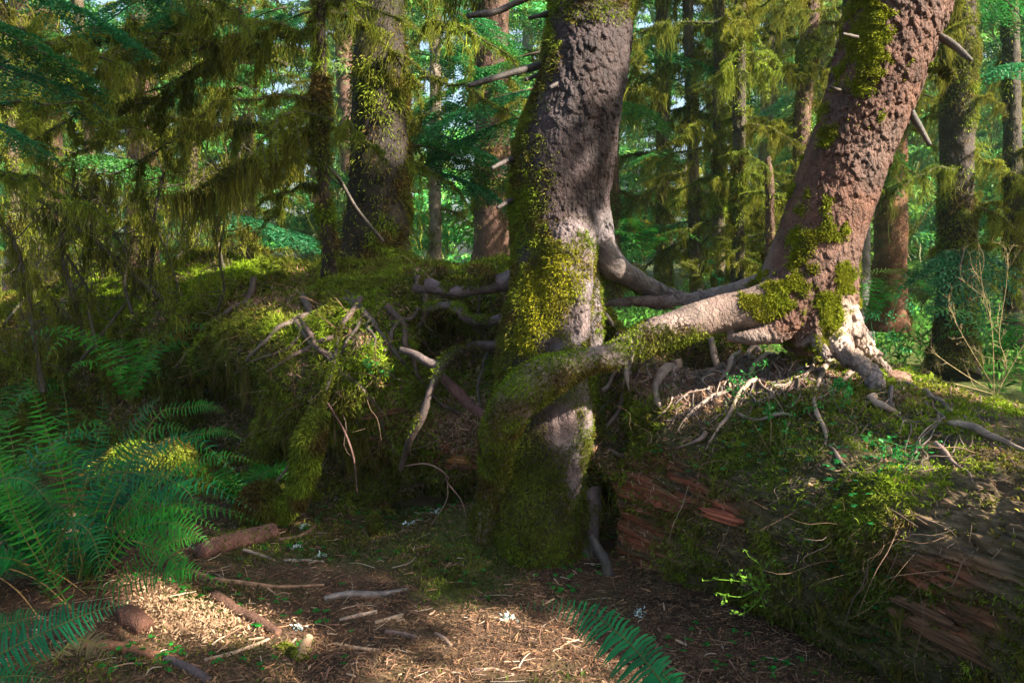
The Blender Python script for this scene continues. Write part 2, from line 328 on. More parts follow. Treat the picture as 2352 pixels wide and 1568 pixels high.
# log direction frame: grain runs along it
ldir = nrm(np.array([.62, -.78, -.04])); lsid = nrm(np.cross(ldir, [0, 0, 1])); lup = np.cross(lsid, ldir)
LC = np.stack([BV @ ldir, BV @ lsid, BV @ lup], -1)
red = np.clip(blobs(BX, BY, [(1510,1120,130,70,1.2),(1460,1210,100,90,1.),(1670,1165,60,26,1.1),(2130,1320,130,40,.8),(2190,1430,110,60,.7),(1040,1050,70,50,1.),(870,940,110,90,.6),(1450,1200,60,120,.7)]), 0, 1)
barew = np.clip(blobs(BX, BY, [(2270,1250,260,150,1.3),(2300,1130,180,90,1.),(2200,1420,230,90,1.),(1580,1230,170,130,.7),(1700,1180,120,40,.6)]), 0, 1)
litt = np.clip(blobs(BX, BY, [(1600,885,170,75,1.4),(1480,870,90,70,.8),(1720,850,140,60,1.2),(1850,890,110,45,.8),(1470,760,80,60,.8),(640,690,120,28,.8),(690,660,60,40,.8),(1050,950,90,70,.8),(2150,920,140,30,.8),(1000,830,70,50,.5)]), 0, 1)
hole = np.clip(blobs(BX, BY, [(1010,725,55,45,1.1),(490,960,80,75,1.2),(650,1065,100,35,1.2),(1000,1150,110,38,.9),(1600,815,70,22,1.),(1780,795,90,18,.8),(1400,960,40,90,.7),(1420,760,60,60,1.),(1360,1230,40,110,1.1),(1050,800,70,40,.7)]), 0, 1)
wood = np.maximum(red, barew)
lump = (.07 + .07 * (BX < 1150)) * fbm(BV, 2.4, 4, 3) - .07 * (BX < 1150) * np.clip(noise3(BV, 5, 9) - .25, 0, 1) + .05 * (.35 - np.abs(fbm(BV, 7, 3, 5))) + .03 * (.35 - np.abs(fbm(BV, 16, 2, 6)))
grain = .5 * fbm(LC * np.array([.8, 7., 12.]), 2.2, 3, 11) + .9 * fbm(LC * np.array([.6, 17., 30.]), 2.2, 3, 13)
ledge = np.abs(fbm(LC * np.array([.6, 3., 7.]), 1.6, 3, 21))
strat = -.05 * np.clip(.16 - ledge, 0, .16) / .16
dsp = lump * (1 - .75 * wood) + (.024 * grain + strat * .5 + .011 * fbm(LC * np.array([.8, 14., 26.]), 2.2, 3, 12) - .02 * (np.abs(fbm(LC * np.array([.35, 5, 9.]), 2., 2, 22)) < .04)) * (.25 + .9 * wood) - .28 * hole
inn = (np.arange(bn)[:, None] > 0) & (np.ones(bm)[None] > 0); dsp = dsp * inn.ravel()
BV = BV + BN * dsp[:, None]; BV[:bm, 2] = -.25
BN = vnormals(BV, BF)
if BN[bm * 20:bm * (NV - 20), 1].mean() > 0: BN = -BN
n1 = fbm(BV, 5, 3, 31)
bc = mixc(np.array([.045, .032, .018]), np.array([.06, .058, .014]), np.clip(.5 + n1, 0, 1))
bc = mixc(bc, np.array([.125, .078, .04]), barew * np.clip(.6 + .8 * grain, .1, 1))
bc = mixc(bc, np.array([.05, .045, .016]), barew * np.clip(fbm(BV, 3, 3, 77) * 2, 0, .6))
bc = mixc(bc, np.array([.24, .06, .028]), red * np.clip(.55 + 1.3 * grain, 0, 1))
bc = mixc(bc, np.array([.13, .065, .04]), litt * .85)
LOGROOT = empty('fallen_log', at(1700, 1475, 3.3), 'huge rotting moss covered nurse log lying behind the forest clearing, carrying both spruce trees', 'log')
g = Geo(); g.add(BV, BF, bc); child(g, 'log_body', M_WOOD, LOGROOT)
Wd = BV[bm:bm * (NV + 1)].reshape(NV, NU, 3); Wn = BN[bm:bm * (NV + 1)].reshape(NV, NU, 3); vis = np.zeros(len(BV)); vis[bm:bm * (NV + 3)] = 1
def on(px, py, off=0.):
    """point on the bank surface under a photograph pixel"""
    i = int(np.clip(round((px + 300) / 2900 * (NU - 1)), 0, NU - 1)); j = int(np.argmin(np.abs(PY[:, i] - py)))
    return Wd[j, i] + Wn[j, i] * off
def rootline(L, off=.5):
    """[(px,py,rpx)...] laid along the bank surface, following its relief"""
    D = catmull(np.array(L, float), 4 * len(L)); P = []; r = []
    for px, py, rp in D:
        p = on(px, py); rr = max(rp, 1.) * p[1] / FPX; P.append(on(px, py, rr * off + .006)); r.append(rr)
    P = np.array(P); Q = P.copy()
    for _ in range(2): Q[1:-1] = (P[:-2] + 2 * P[1:-1] + P[2:]) / 4; Q[1:-1, 1] = np.minimum(Q[1:-1, 1], P[1:-1, 1] + .004); P = Q.copy()
    return Q, np.array(r)

# moss on the bank
mw = (1 - .97 * wood) * (1 - .93 * litt) * (1 - .9 * hole) * vis
mw = mw * np.clip(.75 + 1.8 * fbm(BV, 3.5, 3, 41), .12, 1.4); mw = mw * np.where(BX < 2450, 1, 0) * np.where(BX > -150, 1, .0)
mw = mw / np.maximum(BV[:, 1], 1) ** .8
g = Geo()
P, N, A = scatter(BV, BF, BN, mw, 330000); px, py = proj(P)
c = mosscol(P, 50)
yg = blobs(px, py, [(230,665,70,40,1.),(430,650,70,40,.9),(300,705,70,40,.8),(540,620,90,25,.9),(2090,1095,120,70,.9),(2250,960,130,40,.9),(2060,850,90,40,.9),(360,700,40,60,.7),(850,790,100,110,.5),(700,760,90,50,.4)])  # yellow-green painted onto the moss where sun patches land
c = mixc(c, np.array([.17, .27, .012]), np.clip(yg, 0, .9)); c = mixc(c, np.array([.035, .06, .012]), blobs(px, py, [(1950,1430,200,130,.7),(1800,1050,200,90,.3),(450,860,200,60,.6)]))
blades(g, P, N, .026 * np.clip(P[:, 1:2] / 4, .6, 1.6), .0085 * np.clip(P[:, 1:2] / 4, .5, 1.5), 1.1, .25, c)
P, N, A = scatter(BV, BF, BN, mw * np.clip(.35 + 2.2 * fbm(BV, 4, 2, 43), .03, 1), 15000); px, py = proj(P); c = mosscol(P, 51, -.15)
yg = blobs(px, py, [(230,665,70,40,1.),(430,650,70,40,.9),(300,705,70,40,.8),(540,620,90,25,.9),(2090,1095,120,70,.9),(2250,960,130,40,.9),(2060,850,90,40,.9),(850,790,130,120,.8),(700,760,110,60,.7),(1050,700,90,50,.4)])  # same sun-patch brightening put into the tuft colour
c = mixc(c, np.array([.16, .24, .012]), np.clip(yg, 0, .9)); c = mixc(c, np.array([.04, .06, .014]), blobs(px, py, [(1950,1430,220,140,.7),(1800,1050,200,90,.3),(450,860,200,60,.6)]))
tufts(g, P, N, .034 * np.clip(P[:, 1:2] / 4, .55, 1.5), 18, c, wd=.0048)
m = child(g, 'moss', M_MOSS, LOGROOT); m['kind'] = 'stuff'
# hanging tufts from overhangs
g = Geo(); wt = np.clip(-BN[:, 2] + .35, 0, 1) * (1 - .9 * wood) * vis * np.where(BX < 2450, 1, 0)
P, N, A = scatter(BV, BF, BN, wt, 420)
for p, n in zip(P, N):
    k = rng.integers(10, 30); q = p + n * .01 + rng.normal(size=(k, 3)) * np.array([.025, .02, .012]); L = (.04 + .12 * rng.random() * (.4 + rng.random(k))) * (1 if p[0] < .6 else .5)
    strands(g, q, L, .006, mixc(OLIVE, BROWNM, rng.random() * .8), .2)
child(g, 'hanging_moss', M_MOSS, LOGROOT)['kind'] = 'stuff'
g = Geo()
for k in range(950):
    px0 = rng.uniform(420, 1180) if k < 600 else rng.uniform(1400, 2250); py0 = rng.uniform(640, 1120) + (max(0, px0 - 1400) * .3 if k >= 600 else 0); p = on(px0, py0, .005); nn = nrm(np.array([0, -1, .2])); d = nrm(rng.normal(size=3) * [1, .3, .7] - [0, 0, .5]); L = rng.uniform(.06, .32); r0 = .0005 + .0022 * rng.random() ** 3
    q = [p, p + d * L * .35 + nn * .03, p + d * L * .7 + nn * .045 + rng.normal(size=3) * .02, p + d * L + nn * .03 - [0, 0, .05 * rng.random()]]; add_tube(g, q, [r0, r0, r0 * .8, r0 * .4], [(.15,.08,.045),(.07,.04,.03),(.20,.13,.08)][k % 3], 9, 4, 0, k)
child(g, 'dead_twigs', M_ROOT, LOGROOT)['kind'] = 'stuff'
# needles and bits lying on the litter shelves
g = Geo(); P, N, A = scatter(BV, BF, BN, (litt + .2) * (1 - .7 * barew) * vis * np.where(BX < 2450, 1, 0), 60000)
t = nrm(np.cross(N, rng.normal(size=P.shape)) + .35 * rng.normal(size=P.shape)); b = nrm(np.cross(N, t)); f_ = np.clip(P[:, 1:2] / 3.8, .5, 1.3); L = (.012 + .03 * rng.random((len(P), 1))) * f_; wv = (.001 + .0018 * rng.random((len(P), 1))) * f_; Q = P + N * .006
pal = np.array([[.30,.16,.10],[.20,.10,.06],[.36,.24,.15],[.14,.08,.05]]); cc = pal[rng.integers(0, 4, len(P))]
g.add(np.stack([Q - t*L/2 - b*wv, Q + t*L/2 - b*wv, Q + t*L/2 + b*wv, Q - t*L/2 + b*wv], 1).reshape(-1, 3), np.arange(4 * len(P)).reshape(-1, 4), np.repeat(cc, 4, 0))
child(g, 'needle_litter', M_LITTER, LOGROOT, False)['kind'] = 'stuff'

# ------------------------------------------------------------------ ground
def gaxis(segs):
    a = []
    for lo, hi, st in segs: a.append(np.arange(lo, hi, st))
    return np.concatenate(a + [[segs[-1][1]]])
gx = gaxis([(-150, -12, 6), (-12, -3, .3), (-3, 3, .02), (3, 14, .35), (14, 150, 6)])
gy = gaxis([(-20, 1.4, .4), (1.4, 5.2, .02), (5.2, 9, .08), (9, 30, .5), (30, 160, 6)])
def gh(x, y):
    P = np.stack([x, y, 0 * x], -1); near = np.clip((7 - y) / 4, 0, 1)
    h = .05 * fbm(P, .8, 3, 60) + .012 * fbm(P, 7, 3, 61) * near + .12 * fbm(P, .12, 2, 63) * (1 - near)
    m = at(1080, 1270, 4.05); h = h + .16 * np.exp(-(((x - m[0]) / .28) ** 2 + ((y - 4.1) / .3) ** 2))
    h = h + .10 * np.exp(-(((x + 1.9) / .5) ** 2 + ((y - 3.3) / .5) ** 2))
    h = h + np.clip((y - 14) / 40, 0, 1) * 1.0
    return h
GX, GY = np.meshgrid(gx, gy); H = gh(GX, GY); GV = np.stack([GX, GY, H], -1).reshape(-1, 3); GF = gridF(len(gy), len(gx))
gpx, gpy = proj(GV)
def greenness(P, px, py):
    return np.clip(blobs(px, py, [(820,1240,330,75,.9),(1080,1300,150,80,1.3),(560,1250,140,70,.8),(900,1190,260,40,.8),(480,1400,100,50,.7),(1950,1540,160,40,.6),(150,1540,300,60,.6),(640,1350,100,40,.4),(560,1500,60,30,.4)]) + .5 * fbm(P, 3, 3, 70) , 0, 1)
gr = greenness(GV, gpx, gpy); far = np.clip((GV[:, 1] - 5) / 2, 0, 1); gr = np.maximum(gr, far * .9)
gc = mixc(mixc(np.array([.10, .055, .035]), np.array([.05, .035, .022]), np.clip(.5 + fbm(GV, 4, 3, 71), 0, 1)), np.array([.05, .065, .015]), gr)
g = Geo(); g.add(GV, GF, gc); tag(g.build('ground', M_GROUND), 'brown forest floor of needle litter and thin moss', 'ground', kind='structure')
def flitter(n, x0, x1, y0, y1):
    x = rng.uniform(x0, x1, n); y = y0 + (y1 - y0) * rng.random(n) ** 1.3; z = gh(x, y); return np.stack([x, y, z], -1)
def underlog(P):     # keep off the log: in front of its foot line
    fx = W[0, :, 0]; fy = W[0, :, 1]; o = np.argsort(fx); return P[:, 1] < np.interp(P[:, 0], fx[o], fy[o]) + .06
g = Geo(); P = flitter(210000, -2.4, 2.0, 2.3, 5.2); P = P[underlog(P)]; px, py = proj(P)
gr = greenness(P, px, py); P = P[rng.random(len(P)) > gr * .6 + .35 * np.clip(fbm(P, 2.2, 3, 72) * 2, 0, 1)]; px, py = proj(P); n = len(P)
a = rng.random(n) * 6.28; tl = rng.normal(size=n) * .28; t = np.stack([np.cos(a) * np.cos(tl), np.sin(a) * np.cos(tl), np.sin(tl)], -1)
b = nrm(np.cross(t, np.array([0, 0, 1.]) + .5 * rng.normal(size=(n, 3)))); L = (.008 + .034 * rng.random((n, 1)) ** 2.2); wv = .0009 + .0024 * rng.random((n, 1)) ** 3; Q = P + np.array([0, 0, 1]) * (.003 + .012 * rng.random((n, 1)))
pal = np.array([[.13,.075,.042],[.09,.047,.028],[.20,.13,.075],[.09,.05,.035],[.17,.08,.045],[.06,.035,.025],[.22,.12,.06]]); cc = pal[rng.integers(0, 7, n)] * (1 + .2 * rng.normal(size=(n, 1)))
g.add(np.stack([Q - t*L/2 - b*wv, Q + t*L/2 - b*wv*.6, Q + t*L/2 + b*wv*.6, Q - t*L/2 + b*wv], 1).reshape(-1, 3), np.arange(4 * n).reshape(-1, 4), np.repeat(np.clip(cc, .01, 1), 4, 0))
P = flitter(900, -2., 1.9, 2.35, 4.8); P = P[underlog(P + [0, .1, 0])]
for p in P:
    a = rng.random() * 6.28; L = .03 + .13 * rng.random() ** 2; d = np.array([math.cos(a), math.sin(a), rng.normal() * .12]); k_ = rng.normal(size=3) * [.2, .2, .08]; r0 = rng.uniform(.0008, .0026)
    add_tube(g, [p + [0, 0, .012], p + [0, 0, .014] + (d + k_) * L * .5, p + [0, 0, .012] + d * L], [r0, r0, r0 * .5], [(.30,.19,.12),(.12,.07,.05),(.20,.11,.07),(.36,.29,.22)][rng.integers(4)], 6, 5, 0)
tag(g.build('needle_litter', M_LITTER, smooth=False), 'brown spruce needles and bark flakes strewn over the forest floor', 'litter', kind='stuff')
g = Geo(); P = flitter(330000, -5., 2.0, 2.4, 7.2); P = P[underlog(P)]; px, py = proj(P); gr = greenness(P, px, py) + np.clip((P[:, 1] - 4.6), 0, 1); P = P[rng.random(len(P)) < np.clip(gr * 1.1 - .2, 0, 1)]
c = mixc(mosscol(P, 80), DKGREEN, np.clip(.4 + fbm(P, 4, 2, 81), 0, .9))
N = np.tile([0, 0, 1.], (len(P), 1)); blades(g, P, N, .024, .006, .8, 0, c)
tag(g.build('ground_moss', M_MOSS), 'thin green moss growing over the forest floor below the log', 'moss', kind='stuff')

exec_parts = []
def slab(px, py, ln, wd, th, col, turn=0., off=.02, name='wood_slab', lab=None):
    p = on(px, py, off); i = int(np.clip(round((px + 300) / 2900 * (NU - 1)), 0, NU - 1)); j = int(np.argmin(np.abs(PY[:, i] - py))); nn = nrm(Wn[max(0, j - 12):j + 12, max(0, i - 12):i + 12].reshape(-1, 3).mean(0))
    X = nrm(ldir - nn * (ldir @ nn)); Y = np.cross(nn, X); X, Y = X * math.cos(turn) + Y * math.sin(turn), Y * math.cos(turn) - X * math.sin(turn)
    a, b = 40, 14; u = np.linspace(-.5, .5, a)[:, None]; v = np.linspace(-.5, .5, b)[None]; sd = int(px * 7 + py)
    tp = np.stack([0 * u + v * 9, 0 * u + 0 * v + sd, 0 * u + 0 * v], -1); jag0 = .22 * noise3(tp, 1., 1); jag1 = .22 * noise3(tp, 1., 2); uu = u * (1 + 0 * v) + np.where(u > 0, jag1, jag0) * (2 * np.abs(u)) ** 3
    vv_ = v * (1 - .5 * (2 * np.abs(u)) ** 3) ; q = np.stack([uu * ln * 2.2, vv_ * wd * 60, 0 * uu + sd], -1); z = th * (.5 + .6 * noise3(q, 1.5, 3)) * (1 - .7 * (2 * np.abs(v)) ** 4) + th * .3 * noise3(q * [1, 3, 1], 2., 4)
    T = p + X * (uu * ln)[..., None] + Y * (vv_ * wd)[..., None]; top = (T + nn * z[..., None]).reshape(-1, 3); bot = (T - nn * (th * .8)).reshape(-1, 3); F = gridF(a, b); g = Geo(); cc = mixc(np.array(col), np.array(col) * .5, np.clip(.5 + noise3(q * [1, 4, 1], 1.2, 5), 0, 1)).reshape(-1, 3)
    g.add(np.r_[top, bot], np.r_[F, F[:, ::-1] + a * b], np.r_[cc, cc]); rim = np.r_[np.arange(b), np.arange(1, a) * b + b - 1, (a - 1) * b + np.arange(b - 2, -1, -1), np.arange(a - 2, 0, -1) * b]; r2 = np.roll(rim, -1); g.F4.append(np.stack([rim, rim + a * b, r2 + a * b, r2], -1)); g.M4.append(np.full(len(rim), 0))
    o = child(g, name, M_WOOD, LOGROOT, False)
    if lab: o['label'] = lab
ORB = (.16,.08,.04); RDB = (.24,.07,.035); GRB = (.14,.115,.08)
for a in [(1665,1168,.20,.05,.012,(.36,.10,.05),.1,.03,'wood_slab','bright rust red splinter of bare wood'),(1050,1048,.16,.09,.012,(.42,.18,.06),.0,.05,'wood_slab','orange patch of bare wood left of the middle tree'),(2170,1455,.30,.08,.012,ORB,.0,.015),(2125,1405,.22,.05,.01,ORB,.05,.012),(2110,1440,.14,.05,.01,RDB,.1,.015),(2050,870,.1,.06,.03,(.30,.17,.12),.9,.04),(880,950,.2,.04,.012,(.15,.075,.03),0,.02)]: slab(*a)
# ------------------------------------------------------------------ main trees
def bark_disp(amp=.010, cu=.042, cv=.06, seed=0, rough=.7):
    store = {}
    def f(th, s, rr, V0):
        per = 2 * np.pi * rr.mean() / cu; k = max(3, round(per)); uu = th / (2 * np.pi) * k; v = s / cv
        wu = noise3(V0, 9, seed) * .7 + noise3(V0, 34, seed + 1) * .18; wv = noise3(V0, 7, seed + 3) * .8 + noise3(V0, 30, seed + 4) * .2
        F1, F2, cid, dv = worley(uu + wu + 50, v + wv, seed); e = F2 - F1; md = np.clip(.55 + 1.4 * noise3(V0, 3.5, seed + 12), .12, 1.15)
        h = amp * md * ((cid - .5) * 1.3 - 1.1 * dv * (cid > .35) - .9 * np.clip(.12 - e, 0, .12) / .12)
        f1, f2, c2, d2 = worley(uu * 2.2 + wu * 2, v * 2.0 + wv, seed + 31); h += amp * .4 * md * (c2 - .5 - .6 * d2)
        store['cid'] = cid; return h + amp * .5 * fbm(V0, 70, 3, seed + 8) + amp * .5 * fbm(V0 * [1, 1, .4], 14, 3, seed + 19) + .02 * fbm(V0, 5, 3, seed + 9) * rr / .2
    return f, store
def barkcol(V, cid, base, grey, gm):
    t = np.clip(.5 + .9 * fbm(V, 6, 3, 90) + .6 * (cid - .5), 0, 1); c = mixc(base, base * np.array([.55, .5, .5]), t)
    return mixc(c, grey, np.clip(gm + .9 * fbm(V, 4, 3, 93), 0, 1) * .8)
def trunk(g, L, n, sides, base, grey, gm=0., amp=.01, seed=0, cu=.042, cv=.06):
    P, r = pxtube(L); f, st = bark_disp(amp, cu, cv, seed); V, F, cap, nn = tube(P, r, n, sides, f, .05, seed)
    cid = np.concatenate([st['cid'].ravel(), [.5, .5]]); col = barkcol(V, cid, np.array(base), np.array(grey), gm)
    b = g.n; g.add(V, F, col); g.F3.append(cap + b); g.M3.append(np.full(len(cap), 0)); return V, F, nn
def mossy(root, surf, wfun, n, ln=.026, wd=.007, down=.25, name='moss', seed=50, warm=0., colf=None, spread=.9, nt=0):
    g = Geo()
    for (V, F, nn), share in surf:
        N = vnormals(V, F); s = np.sign((N * nn).sum(1).mean()); N = N * s; px, py = proj(V); wt = wfun(px, py, V, N)
        wt = wt * (N[:, 1] < .45)
        if wt.sum() < 1e-6: continue
        P, NN, A = scatter(V, F, N, wt, int(n * share)); c = mosscol(P, seed, warm)
        if colf: c = colf(c, P)
        blades(g, P, NN, ln, wd, spread, down, c)
        if nt: P, NN, A = scatter(V, F, N, wt * np.clip(.4 + 2 * fbm(V, 5, 2, 44), .03, 1), int(nt * share)); c = mosscol(P, seed + 1, warm); tufts(g, P, NN, ln * 1.3, 24, colf(c, P) if colf else c)
    o = child(g, name, M_MOSS, root); o['kind'] = 'stuff'; return o

T1C = (.038, .023, .022); T1G = (.05, .041, .046)
t1 = empty('spruce_tree', at(1240, 1330, 3.95), 'thick mossy spruce trunk in the middle, standing astride the log with a long curved root', 'tree')
V, F, N = fuse([[(1392,-420,4.4,88),(1385,-300,4.4,90),(1361,0,4.3,94),(1345,130,4.25,99),(1322,250,4.2,102),(1300,340,4.2,112),(1284,430,4.2,112),(1280,510,4.17,104),(1275,590,4.12,93),(1270,660,4.05,92),(1256,740,4.0,98),(1245,820,4.0,98),(1243,930,4.0,100),(1248,1030,3.95,97),(1240,1130,3.9,104),(1236,1220,3.86,104),(1240,1290,3.86,82),(1240,1350,3.9,86)],
 [(1300,440,4.2,62),(1305,530,4.06,62),(1303,600,3.95,62),(1300,680,3.9,64),(1293,780,3.9,60),(1292,880,3.9,58),(1300,980,3.9,58),(1300,1060,3.88,50),(1290,1150,3.85,52),(1280,1230,3.82,48),(1265,1310,3.83,36)],
 [(1335,380,4.25,50),(1358,500,4.25,46),(1390,585,4.3,34),(1440,630,4.35,25),(1500,664,4.4,18),(1560,684,4.4,13),(1620,692,4.4,8)],
 [(1260,440,4.2,60),(1228,540,4.25,52),(1215,640,4.25,44),(1200,760,4.35,40),(1195,850,4.4,30),(1195,950,4.4,26),(1180,1060,4.3,30),(1150,1170,4.05,50),(1118,1250,4.0,66),(1075,1330,4.0,50),(1030,1370,4.0,24)],
 [(1345,1120,3.95,34),(1352,1200,3.9,28),(1345,1300,3.85,30)], [(1330,540,4.25,50),(1348,640,4.2,30),(1352,720,4.2,26),(1350,800,4.2,24)]], .0058)
px, py = proj(V); V = V + N * (.035 * fbm(V * [1, 1, .22], 9, 3, 66) * np.clip((py - 500) / 200, 0, 1))[:, None]; V, cid = bark3(V, N, .0068, .029, 1); c = barkcol(V, cid, np.array(T1C), np.array(T1G), .0)
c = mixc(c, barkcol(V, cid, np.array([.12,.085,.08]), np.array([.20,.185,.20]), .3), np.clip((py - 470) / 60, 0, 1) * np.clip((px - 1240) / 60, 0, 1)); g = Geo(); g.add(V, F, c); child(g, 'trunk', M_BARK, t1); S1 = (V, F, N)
def w1(px, py, V, N):
    n = fbm(V, 4, 4, 95)
    left = np.clip((1262 - px) / 60 + 1.8 * n - .2, 0, 1); w_up = left * np.clip((py + 200) / 200, .3, 1) + .5 * np.clip((60 - py) / 60, 0, 1) * (n > -.1)
    low = np.clip(1.25 - np.clip((px - 1322) / 30, 0, 1) + 1.2 * n, 0, 1)
    tt = np.clip((py - 520 + 160 * n) / 70, 0, 1); w = w_up * (1 - tt) + low * tt; bare = blobs(px, py, [(1330,740,28,60,1.3),(1270,790,40,25,1.1),(1290,975,45,60,1.4),(1240,960,60,40,.8),(1240,830,90,14,.9),(1330,600,30,30,.7),(1336,900,20,60,.7),(1318,1090,22,70,1.1)])
    return w * (1 - np.clip(bare, 0, 1))
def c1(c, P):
    px, py = proj(P); y = blobs(px, py, [(1290,620,60,70,.9),(1240,700,50,110,.8),(1215,780,30,30,.8)]); c = mixc(c, np.array([.26,.25,.012]), y)  # yellow put into the moss colour for the sunlit patch on the bulge
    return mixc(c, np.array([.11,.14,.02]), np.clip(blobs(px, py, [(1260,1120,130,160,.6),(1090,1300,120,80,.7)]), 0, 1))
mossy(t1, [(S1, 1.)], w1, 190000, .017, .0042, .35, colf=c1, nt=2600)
# roots of the middle tree
def root(parent, L, col=(.13,.10,.095), n=None, sides=14, seed=0, label=None, free=True, off=.5, name='root', mat=None):
    if free: P, r = pxtube(L)
    else: P, r = rootline(L, off)
    g = Geo(); ln = np.linalg.norm(np.diff(P, axis=0), axis=1).sum(); P[:-1, 2] += 0; nn_ = n or int(max(16, ln / (.006 if r.mean() > .04 else .012))); sides = max(sides, int(r.max() * 1100)) if r.mean() > .03 else sides
    rr = r.mean(); V, F, cap, nn = tube(P, r, nn_, sides, lambda th, s, q, V0: np.minimum(rr, .03) * .22 * fbm(V0, 30, 4, seed) + rr * .22 * fbm(V0, 8, 2, seed + 4) + (bark_disp(.006, .03, .04, seed)[0](th, s, q, V0) if rr > .045 else 0), .1, seed)
    c = mixc(np.array(col), np.array(col) * .55, np.clip(.5 + fbm(V, 18, 3, seed + 2), 0, 1)); b = g.n; g.add(V, F, c); g.F3.append(cap + b); g.M3.append(np.full(len(cap), 0))
    o = child(g, name, mat or M_ROOT, parent)
    if label: o['label'] = label
    return (V, F, nn)
GREYR = (.12, .09, .082); REDR = (.15, .075, .06); PALE = (.33, .235, .18)
root(t1, [(1372,560,4.2,34),(1395,600,4.22,32),(1440,632,4.3,26),(1500,664,4.38,21),(1560,684,4.4,15),(1620,692,4.4,9)], GREYR, sides=28, label='bare grey root reaching right above the gap between the trees')
r2 = root(t1, [(1190,640,4.3,26),(1140,652,4.35,20),(1080,664,4.4,17),(1030,668,4.45,14),(985,656,4.5,17),(955,662,4.6,10)], (.13,.085,.085), sides=18)
r3 = root(t1, [(1180,720,4.3,14),(1120,740,4.35,10),(1075,733,4.3,10),(1055,712,4.3,11),(1030,702,4.35,9),(980,708,4.4,10)], (.10,.07,.07), sides=12)
r4 = root(t1, [(1150,795,4.2,12),(1100,793,4.2,11),(1065,803,4.15,11),(1030,822,4.1,12),(1010,850,4.08,10),(988,900,4.05,9),(968,960,4.02,10),(942,1010,4.05,9),(922,1075,4.15,7)], (.07,.045,.038), sides=16, label='forked root reaching down left to the ground')
root(t1, [(1022,838,4.1,12),(990,835,4.1,11),(955,815,4.15,9),(920,803,4.2,8)], (.10,.07,.065), sides=12)
mossy(t1, [(r2, .5), (r3, .3), (r4, .2)], lambda px, py, V, N: np.clip(N[:, 2] * 1.5 + .3, 0, 1) * (fbm(V, 9, 2, 3) > .05), 4500, .02, .005)
root(t1, [(1360,1230,3.75,9),(1375,1260,3.7,10),(1390,1285,3.65,12),(1400,1330,3.65,14)], (.09,.07,.06), sides=12)
for L, lab in [([(1074,37,4.0,7),(1141,27,4.1,8),(1200,0,4.15,8),(1270,-30,4.25,10)], 'long mossy dead branch at the top left of the trunk'), ([(1216,42,4.15,5),(1262,31,4.25,7)], None), ([(1077,197,3.95,5),(1134,180,4.05,7),(1190,164,4.12,8),(1245,150,4.22,10)], 'long dead branch with a mossy tip'),
          ([(1207,184,4.1,4),(1250,166,4.2,6)], None), ([(1129,387,4.0,4),(1155,374,4.05,6),(1190,362,4.15,8)], None), ([(1142,478,4.0,4),(1165,465,4.05,6),(1195,452,4.15,7)], None), ([(1262,202,3.95,4),(1285,190,4.02,6),(1300,184,4.1,7)], 'short pale stub on the front of the trunk')]:
    root(t1, L, (.06,.045,.04) if len(L) == 3 else (.045,.035,.03), sides=10, label=lab, name='dead_branch')

T2C = (.10, .045, .028); T2G = (.10, .072, .062)
t2 = empty('spruce_tree', at(1850, 800, 3.9), 'leaning reddish spruce trunk on the right, standing on the log with spreading sunlit roots', 'tree')
V, F, N = fuse([[(2240,-420,3.97,86),(2180,-280,3.95,90),(2070,0,3.92,97),(2026,133,3.9,97),(1980,267,3.9,93),(1931,400,3.9,92),(1890,523,3.9,92),(1868,600,3.9,98),(1854,665,3.9,106),(1856,730,3.92,104),(1855,790,3.98,50)],
 [(2270,-300,3.95,24),(2183,-20,3.93,18),(2150,70,3.9,18),(2110,180,3.88,16),(2075,270,3.88,14),(2045,350,3.9,10)],
 [(1890,520,3.88,60),(1850,620,3.84,64),(1800,685,3.8,60),(1735,708,3.78,50),(1650,722,3.76,42),(1550,754,3.72,41),(1484,778,3.68,38),(1417,812,3.64,31),(1350,828,3.52,31),(1284,853,3.44,44),(1217,888,3.42,52),(1165,950,3.46,46),(1143,1020,3.55,38),(1135,1110,3.78,32),(1120,1190,3.86,30),(1110,1260,3.9,28)],
 [(1880,520,3.95,60),(1830,610,3.98,46),(1765,648,4.05,28),(1700,664,4.15,20),(1620,682,4.25,16),(1540,692,4.3,13),(1450,692,4.35,10),(1385,700,4.4,7)],
 [(1900,520,3.88,60),(1912,630,3.84,56),(1926,700,3.81,44),(1952,752,3.8,32),(1984,794,3.81,24),(2018,830,3.85,15),(2050,862,3.9,11),(2100,890,3.95,7)],
 [(1880,600,3.86,60),(1888,700,3.78,50),(1905,770,3.7,36),(1940,808,3.62,26),(1972,832,3.55,22),(2002,860,3.48,22),(2014,888,3.43,20),(2012,912,3.43,10)],
 [(1920,560,3.86,50),(1918,660,3.8,46),(1922,740,3.72,34),(1938,790,3.66,20),(1950,820,3.62,12),(1955,850,3.6,7)],
 [(1900,580,3.84,55),(1880,680,3.76,44),(1870,750,3.7,28),(1878,790,3.64,16),(1900,822,3.58,10)],
 [(1850,600,3.84,60),(1835,690,3.76,50),(1800,745,3.72,34),(1760,768,3.7,22),(1715,775,3.7,16),(1670,775,3.74,12)],
 [(1860,620,3.84,60),(1860,710,3.76,46),(1850,765,3.72,30),(1842,800,3.7,14)]], .0055)
V, cid = bark3(V, N, .0062, .027, 3); px, py = proj(V); c = barkcol(V, cid, np.array(T2C), np.array(T2G), .0); rt = np.clip(np.maximum((1790 - px) / 60, np.maximum((px - 1935) / 30, 0) * (py > 700)), 0, 1) + np.clip((py - 760) / 30, 0, 1)
